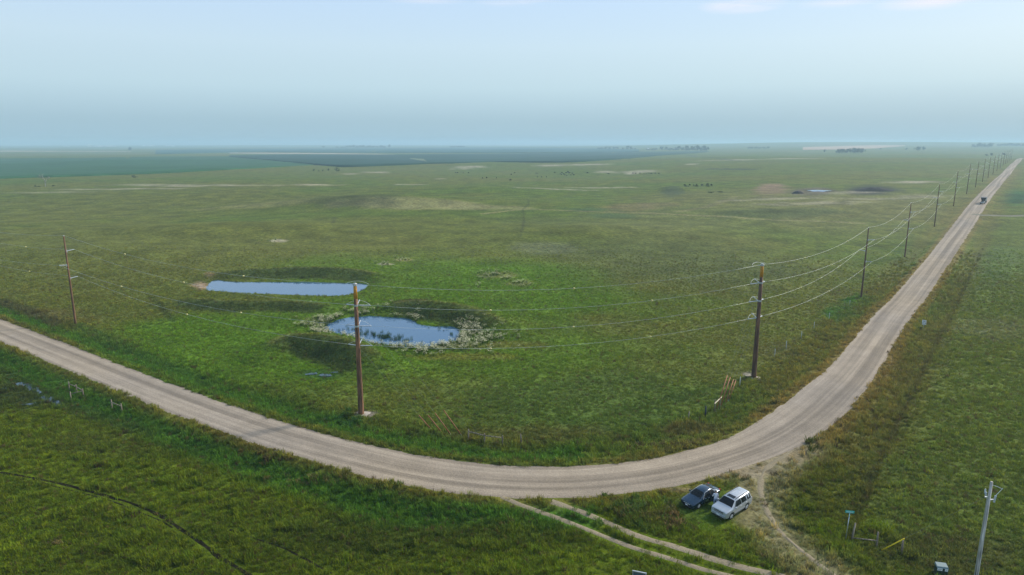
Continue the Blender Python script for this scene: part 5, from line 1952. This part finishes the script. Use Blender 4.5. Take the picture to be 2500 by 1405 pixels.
for sg in (1, -1):
    for x in (-5.6, -4.4, 3.0, 4.3, 8.0):
        hub = MB().tube([(0, -0.25, 0), (0, 0.25, 0)], 0.2, 8).build('wheel', M_RIM, rt)
        hub.location = (x, sg * 0.95, 0.5)
        MB().tube([(0, -0.27, 0), (0, -0.24, 0), (0, 0.24, 0), (0, 0.27, 0)], [0.42, 0.5, 0.5, 0.42], 16).build('tyre', M_TYRE, hub)
    a, b = sorted((sg * 0.68, sg * 1.22))
    MB().box(-6.25, -6.2, a, b, 0.35, 1.0).build('mud_flap', M_CAB2 if sg < 0 else M_TRIM, rt)
    MB().box(-6.53, -6.49, *sorted((sg * 0.9, sg * 1.15)), 0.9, 1.05).build('tail_light', M_TAIL, rt)
MB().box(5.0, 6.9, -1.2, 1.2, 1.0, 3.1).build('cab', M_CAB2, rt)
MB().box(6.9, 8.9, -0.95, 0.95, 1.0, 2.0).build('bonnet', M_CAB2, rt)
MB().box(2.6, 5.0, -0.4, 0.4, 0.9, 1.1).build('chassis', M_DARK, rt)
MB().box(6.88, 6.93, -1.0, 1.0, 2.15, 2.95).build('windshield', M_GLASS, rt)
for sg in (1, -1):
    MB().tube([(4.8, sg * 1.0, 1.1), (4.8, sg * 1.0, 3.6)], 0.07, 6).build('exhaust_stack', M_RIM, rt)

# ================================================================== CATTLE
def cow_mesh():
    V, E, Rr = [], [], []
    def v(p, r, parent=None):
        V.append(p)
        Rr.append(r)
        if parent is not None:
            E.append((parent, len(V) - 1))
        return len(V) - 1
    b0 = v((0, 0, 1.02), (0.36, 0.42))
    b1 = v((0.62, 0, 1.05), (0.30, 0.40), b0)
    nk = v((0.98, 0, 1.10), (0.17, 0.22), b1)
    h1 = v((1.22, 0, 0.95), (0.12, 0.13), nk)
    h2 = v((1.42, 0, 0.72), (0.08, 0.08), h1)
    r1 = v((-0.62, 0, 1.07), (0.30, 0.36), b0)
    t1 = v((-0.92, 0, 1.18), 0.06, r1)
    t2 = v((-0.98, 0, 0.75), 0.03, t1)
    for s in (1, -1):
        v((1.13, s * 0.20, 1.04), 0.04, h1)
        f1 = v((0.60, s * 0.20, 0.68), 0.11, b1)
        f2_ = v((0.60, s * 0.20, 0.36), 0.065, f1)
        v((0.61, s * 0.20, 0.0), 0.06, f2_)
        k1 = v((-0.60, s * 0.20, 0.72), 0.14, r1)
        k2 = v((-0.74, s * 0.20, 0.42), 0.07, k1)
        v((-0.68, s * 0.20, 0.0), 0.06, k2)
    return skin_mesh('cow', V, E, Rr, 0, 1)
cme = cow_mesh()
cme.materials.append(mat('black_hide', (0.012, 0.011, 0.010), 0.8))
CATTLE = {'black cow grazing in the bunched herd at the far centre': [(1372, 424), (1376, 427), (1379, 429), (1382, 424), (1384, 430), (1388, 423), (1389, 427), (1391, 424), (1394, 429), (1397, 425), (1399, 428), (1401, 429), (1368, 426), (1371, 428), (1386, 421.5)],
          'black cow in the thin scatter of cattle left of the far herd': [(1113, 423), (1117, 423.5), (1131, 423.5), (1144, 424), (1178, 437), (1188, 436), (1212, 436), (1248, 428), (1256, 424), (1246, 442)],
          'black cow straying beside the far herd': [(1309, 425), (1313, 425.5), (1312, 434), (1322, 434), (1334, 433.5), (1354, 423), (1434, 424)],
          'black cow of the small pair right of the far herd': [(1482, 425.5), (1486, 426)],
          'black cow lined up along the pale strip right of the far herd': [(1545, 425), (1552, 425.5), (1562, 425), (1572, 426), (1578, 425.5), (1584, 425), (1590, 426), (1600, 425), (1608, 425.5)],
          'dark cow beside the low thickets in the right pasture': [(1672, 455), (1684, 454), (1693, 455), (1701, 453.5), (1714, 455), (1727, 453), (1737, 455)]}
for lb, pts in CATTLE.items():
    for px, py in pts:
        g = ground(px, py)
        o = link('cow', cme)
        o.location = g
        o.rotation_euler = (0, 0, random.uniform(0, 6.28))
        s_ = random.uniform(0.9, 1.1)
        o.scale = (s_, s_, s_)
        tag(o, lb, 'cow', lb.replace('black cow', 'cattle').replace('dark cow', 'cattle'))

# ================================================================== TREES, SHRUBS
def leaf_mat(name, c):
    m = bpy.data.materials.new(name)
    m.use_nodes = True
    t = m.node_tree
    b = t.nodes['Principled BSDF']
    b.inputs['Roughness'].default_value = 0.8
    b.inputs['Specular IOR Level'].default_value = 0.1
    oi = t.nodes.new('ShaderNodeTexCoord')
    f, _ = mul_noise(t, oi.outputs['Object'], 4.0, 0.6, 1.5, 3)
    rgb = t.nodes.new('ShaderNodeRGB')
    rgb.outputs[0].default_value = (*c, 1)
    t.links.new(times(t, rgb.outputs[0], f), b.inputs['Base Color'])
    return m
M_LEAF = leaf_mat('tree_leaves', (0.020, 0.042, 0.016))
M_LEAF2 = leaf_mat('shrub_leaves', (0.028, 0.050, 0.018))
M_BARK = wood_material('bark', (0.10, 0.08, 0.06))
M_DEAD = wood_material('dead_bark', (0.30, 0.27, 0.23))

def crown_mesh(seed, lobes, n, base=0.12):
    """unit-height crown: leaf clumps spread through a union of lobes, gaps left between"""
    r = random.Random(seed)
    L = []
    for _ in range(lobes):
        a = r.uniform(0, 6.28)
        d = r.uniform(0.05, 0.30)
        L.append((d * math.cos(a), d * math.sin(a), r.uniform(base + 0.18, 0.82), r.uniform(0.13, 0.24)))
    mb = MB()
    for _ in range(n):
        x, y, z, rad = r.choice(L)
        u = Vector((r.gauss(0, 1), r.gauss(0, 1), r.gauss(0, 1))).normalized() * rad * r.uniform(0.55, 1.08)
        c = Vector((x, y, z)) + u
        s = r.uniform(0.022, 0.05)
        q = Vector((r.gauss(0, 1), r.gauss(0, 1), r.gauss(0, 1))).normalized()
        w = q.orthogonal().normalized() * s
        h = q.cross(w).normalized() * s * r.uniform(0.6, 1.2)
        mb.add([c - w, c + h * 0.9, c + w, c - h], [(0, 1, 2, 3)])
    me = mb.mesh('crown')
    return me
def trunk_mesh(seed, dead=False):
    r = random.Random(seed)
    mb = MB()
    mb.tube([(0, 0, -0.08), (0.01, 0, 0.15), (0.0, 0.01, 0.45)], [0.035, 0.026, 0.016], 7)
    def limb(p, d, L, rad, dep):
        q = p + d * L
        mid = p + d * L * 0.5 + Vector((r.gauss(0, .03), r.gauss(0, .03), r.gauss(0, .02))) * L * 3
        mb.tube([p, mid, q], [rad, rad * 0.7, rad * 0.45], 5)
        if dep:
            for _ in range(3):
                limb(q, (d + Vector((r.gauss(0, .55), r.gauss(0, .55), r.gauss(0.15, .3)))).normalized(), L * 0.62, rad * 0.5, dep - 1)
    for k in range(5):
        a = k * 1.257 + r.uniform(-.3, .3)
        limb(Vector((0, 0, 0.22 + 0.05 * k)), Vector((math.cos(a) * 0.75, math.sin(a) * 0.75, 0.75)).normalized(), 0.26, 0.014, 3 if dead else 1)
    return mb.mesh('trunk')
CROWNS = [crown_mesh(40 + k, 9, 520) for k in range(5)]
for c_ in CROWNS:
    c_.materials.append(M_LEAF)
BUSH = [crown_mesh(60 + k, 8, 300, 0.0) for k in range(3)]
for c_ in BUSH:
    c_.materials.append(M_LEAF2)
TRUNKS = [trunk_mesh(80 + k) for k in range(3)]
for c_ in TRUNKS:
    c_.materials.append(M_BARK)

def tree(px, py, hpx, wpx, lb, group=None, name='tree', bush=False, cat='tree'):
    g = ground(px, py)
    dep = g.y * CP - (g.z - CAM_H) * SP
    h, w = 1.12 * hpx * dep / FPX, 1.15 * wpx * dep / FPX
    rt = empty(name, (g.x, g.y, g.z - 0.02 * h), random.uniform(0, 6.28))
    tag(rt, lb, cat, group)
    sx = w / 0.85
    o = link('trunk', random.choice(TRUNKS), None, rt)
    o.scale = (h, h, h * 0.9)
    o = link('crown', random.choice(BUSH if bush else CROWNS), None, rt)
    o.scale = (sx, sx, h)
    return rt
GA = 'trees of the farm grove on the horizon left of centre'
for px, h in ((823, 4), (836, 4), (846, 6), (855, 7), (863, 8), (872, 6), (880, 7), (888, 7), (896, 5), (904, 6), (912, 6), (921, 5), (930, 6), (939, 5), (951, 9)):
    tree(px, 362, h, random.uniform(9, 13), 'hazy tree in the grove on the horizon left of centre' if px < 945 else 'tall hazy tree ending the left horizon grove', GA)
tree(790, 362, 5, 8, 'small hazy tree standing just left of the left horizon grove')
for px in (1102, 1108, 1117, 1124, 1130):
    tree(px, 361, random.uniform(4, 6), 10, 'faint hazy tree in the small horizon clump right of the left grove', 'faint horizon clump')
GB = 'trees of the shelterbelt on the centre-right horizon'
for px, py, h, w in ((1462, 365, 5, 8), (1469, 365, 5, 8), (1480, 365, 6, 10), (1489, 365, 6, 10), (1498, 365, 6, 9), (1506, 365, 6, 9), (1521, 366, 5, 7), (1533, 366, 9, 10), (1541, 366, 8, 9), (1551, 366, 4, 8), (1582, 368, 5, 9), (1592, 368, 5, 9), (1600, 368, 6, 10)):
    tree(px, py, h, w, 'hazy tree in the low left part of the centre-right shelterbelt', GB)
for px, py, h, w in ((1616, 368, 10, 11), (1627, 368, 9, 12), (1638, 369, 8, 11), (1648, 369, 9, 11), (1657, 369, 11, 12), (1666, 369, 9, 10), (1675, 370, 13, 14), (1684, 370, 9, 11), (1692, 370, 13, 13), (1701, 370, 14, 14), (1709, 370, 13, 13), (1717, 371, 14, 14), (1725, 371, 13, 12)):
    tree(px, py, h, w, 'tall dense tree in the right end of the centre-right shelterbelt', GB)
for px in (1829, 1837, 1846, 1855, 1864, 1874):
    tree(px, 364, random.uniform(4, 6), 11, 'faint tree in the short row right of the shelterbelt', 'faint short tree row')
for px in (2046, 2053, 2060, 2067, 2075, 2083, 2090, 2097, 2104):
    tree(px, 375.5, 11 if px < 2070 else 13, 13, 'dense blue-green tree in the isolated oval grove on the right', 'trees of the isolated oval grove')
tree(2013, 373, 7, 6, 'small thin tree left of the isolated oval grove')
tree(2240, 370, 12, 15, 'round hazy tree, larger of the pair at the right distance')
tree(2254, 368, 10, 10, 'leaning hazy tree, smaller of the pair at the right distance')
tree(2213, 367, 5, 6, 'tiny hazy tree left of the pair at the right distance')
tree(2150, 366, 4, 6, 'tiny hazy tree between the oval grove and the tree pair')
for px in range(2378, 2425, 7):
    tree(px, 361, random.uniform(8, 12), 11, 'pale hazy tree on the far right ridge', 'trees on the far right ridge')
for px in range(2440, 2505, 8):
    tree(px, 358, random.uniform(6, 8), 12, 'pale hazy tree on the far right ridge', 'trees on the far right ridge')
tree(2408, 382, 5, 7, 'small dark tree just left of the far pole tops')
tree(2421, 381, 6, 9, 'flat-topped small tree behind the far pole tops')
tree(2452, 381, 6, 10, 'small dark tree behind the last poles before the road crest')
tree(318, 368, 9, 10, 'lone round tree far off at the upper left')
tree(327, 435.5, 8, 13, 'dark round bush at the pasture edge at left', name='bush', bush=True, cat='bush')
for k, (px, py, h, w) in enumerate(((766, 419, 7, 7), (778, 419, 4, 5), (788, 419, 5, 5), (802, 418, 7, 6))):
    tree(px, py, h, w, '%s of the small dark shrubs in a row below the crop field' % ('first', 'second', 'third', 'fourth')[k], 'shrubs below the crop field', 'shrub', True, 'shrub')
tree(822, 419, 10, 17, 'largest dark shrub ending the row below the crop field', 'shrubs below the crop field', 'shrub', True, 'shrub')
for px, py, h, w in ((88, 457, 4, 9), (131, 456, 4, 8), (96, 457, 3, 7)):
    tree(px, py, h, w, 'low dark shrub at the foot of the bare dead tree', 'shrubs by the dead tree', 'shrub', True, 'shrub')
for px, py, h, w in ((1676, 457, 4, 14), (1700, 456, 5, 16), (1727, 456, 5, 14), (1733, 472, 4, 20), (1758, 471, 4, 18)):
    tree(px, py, h, w, 'low dark thicket in the hollow of the right pasture', 'low thickets in the right pasture', 'thicket', True, 'shrub')
g = ground(111, 456)
rt = empty('dead_tree', g)
tag(rt, 'bare grey dead tree standing at the far left pasture edge', 'tree')
dt = trunk_mesh(99, True)
o = link('trunk', dt, M_DEAD, rt)
dep = g.y
o.scale = (30 * dep / FPX * 1.0, 30 * dep / FPX * 1.0, 34 * dep / FPX * 1.1)

# dark soil piles
def mound(px, py, wpx, hpx, m, lb, name='soil_mound', seed=0):
    g = ground(px, py)
    wx = wpx * g.y / FPX / 2
    h = hpx * g.y / FPX
    nx, ny = 40, 16
    V = []
    for i in range(nx + 1):
        for j in range(ny + 1):
            u, v_ = i / nx * 2 - 1, j / ny * 2 - 1
            rr = min(1.0, math.hypot(u, v_))
            x, y = g.x + u * wx, g.y + v_ * wx * 0.45
            z = gz(x, y) - 0.2 + h * max(0.0, (1 - rr ** 1.7)) * (0.75 + 0.5 * float(fbm(np.array([x]), np.array([y]), wx * 0.25, seed, 3)[0]))
            V.append((x, y, z))
    tag(link(name, grid_mesh(name, V, nx + 1, ny + 1), m), lb, 'mound')
mound(2135, 466, 100, 9, mat('manure_dark', (0.018, 0.020, 0.018), 0.95, noise=0.3, nscale=1), 'long low black-brown soil pile left of the pole line', seed=4)
mound(1948, 473, 34, 8, mat('clay_grey', (0.085, 0.07, 0.06), 0.95, noise=0.3, nscale=1), 'small grey dirt heap beside the tiny bright pool', seed=5)

# ================================================================== FAR BUILDINGS
M_SHEET = mat('white_sheet_metal', (0.80, 0.80, 0.78), 0.5, noise=0.08, nscale=0.4)
M_ROOF = mat('pale_roof', (0.62, 0.64, 0.66), 0.5)
def building(px, py, wpx, hpx, lb, group):
    g = ground(px, py)
    w, h = wpx * g.y / FPX, hpx * g.y / FPX
    d = max(8.0, w * 0.4)
    rt = empty('farm_building', g, R(random.uniform(-8, 8)))
    tag(rt, lb, 'building', group)
    MB().box(-w / 2, w / 2, 0, d, -1, h * 0.72).build('wall', M_SHEET, rt)
    MB().add([(-w / 2 - .4, -0.5, h * 0.72), (w / 2 + .4, -0.5, h * 0.72), (w / 2 + .4, d + .5, h * 0.72), (-w / 2 - .4, d + .5, h * 0.72), (-w / 2 - .4, d / 2, h), (w / 2 + .4, d / 2, h)],
             [(0, 1, 5, 4), (2, 3, 4, 5), (1, 2, 5), (3, 0, 4), (0, 3, 2, 1)]).build('roof', M_ROOF, rt)
    MB().box(-w * 0.12, w * 0.12, -0.15, 0.0, -0.5, h * 0.5).build('door', M_DARK, rt)
def silo(px, py, wpx, hpx, lb):
    g = ground(px, py)
    w, h = wpx * g.y / FPX, hpx * g.y / FPX
    rt = empty('silo', g)
    tag(rt, lb, 'silo', 'far white silos')
    MB().tube([(0, 0, -1), (0, 0, h * 0.86)], w / 2, 16).build('wall', M_SHEET, rt)
    MB().tube([(0, 0, h * 0.86), (0, 0, h)], [w / 2 * 1.04, w * 0.06], 16).build('roof', M_ROOF, rt)
silo(216, 358.5, 2.4, 6, 'left one of two white silos on the far left horizon')
silo(221, 358.5, 2.4, 6, 'right one of two white silos on the far left horizon')
for px, w, h, lb in ((236, 16, 2.2, 'low white building right of the far silos'), (256, 22, 2.6, 'long bright white building among the far left works'), (274, 14, 2.0, 'white shed at the right of the far left works'), (160, 12, 1.8, 'faint white shed left of the far silos'), (358, 24, 2.0, 'long pale building on the horizon past the lone tree'), (414, 20, 1.8, 'rightmost long pale building on the left horizon')):
    building(px, 358.5 if px < 300 else 357.5, w, h, lb, 'far white farm buildings')
building(1649, 366.5, 5, 4, 'small white farmhouse among the shelterbelt trees', None)
building(1583, 365.5, 4, 3, 'tiny pale shed among the low shelterbelt trees', None)
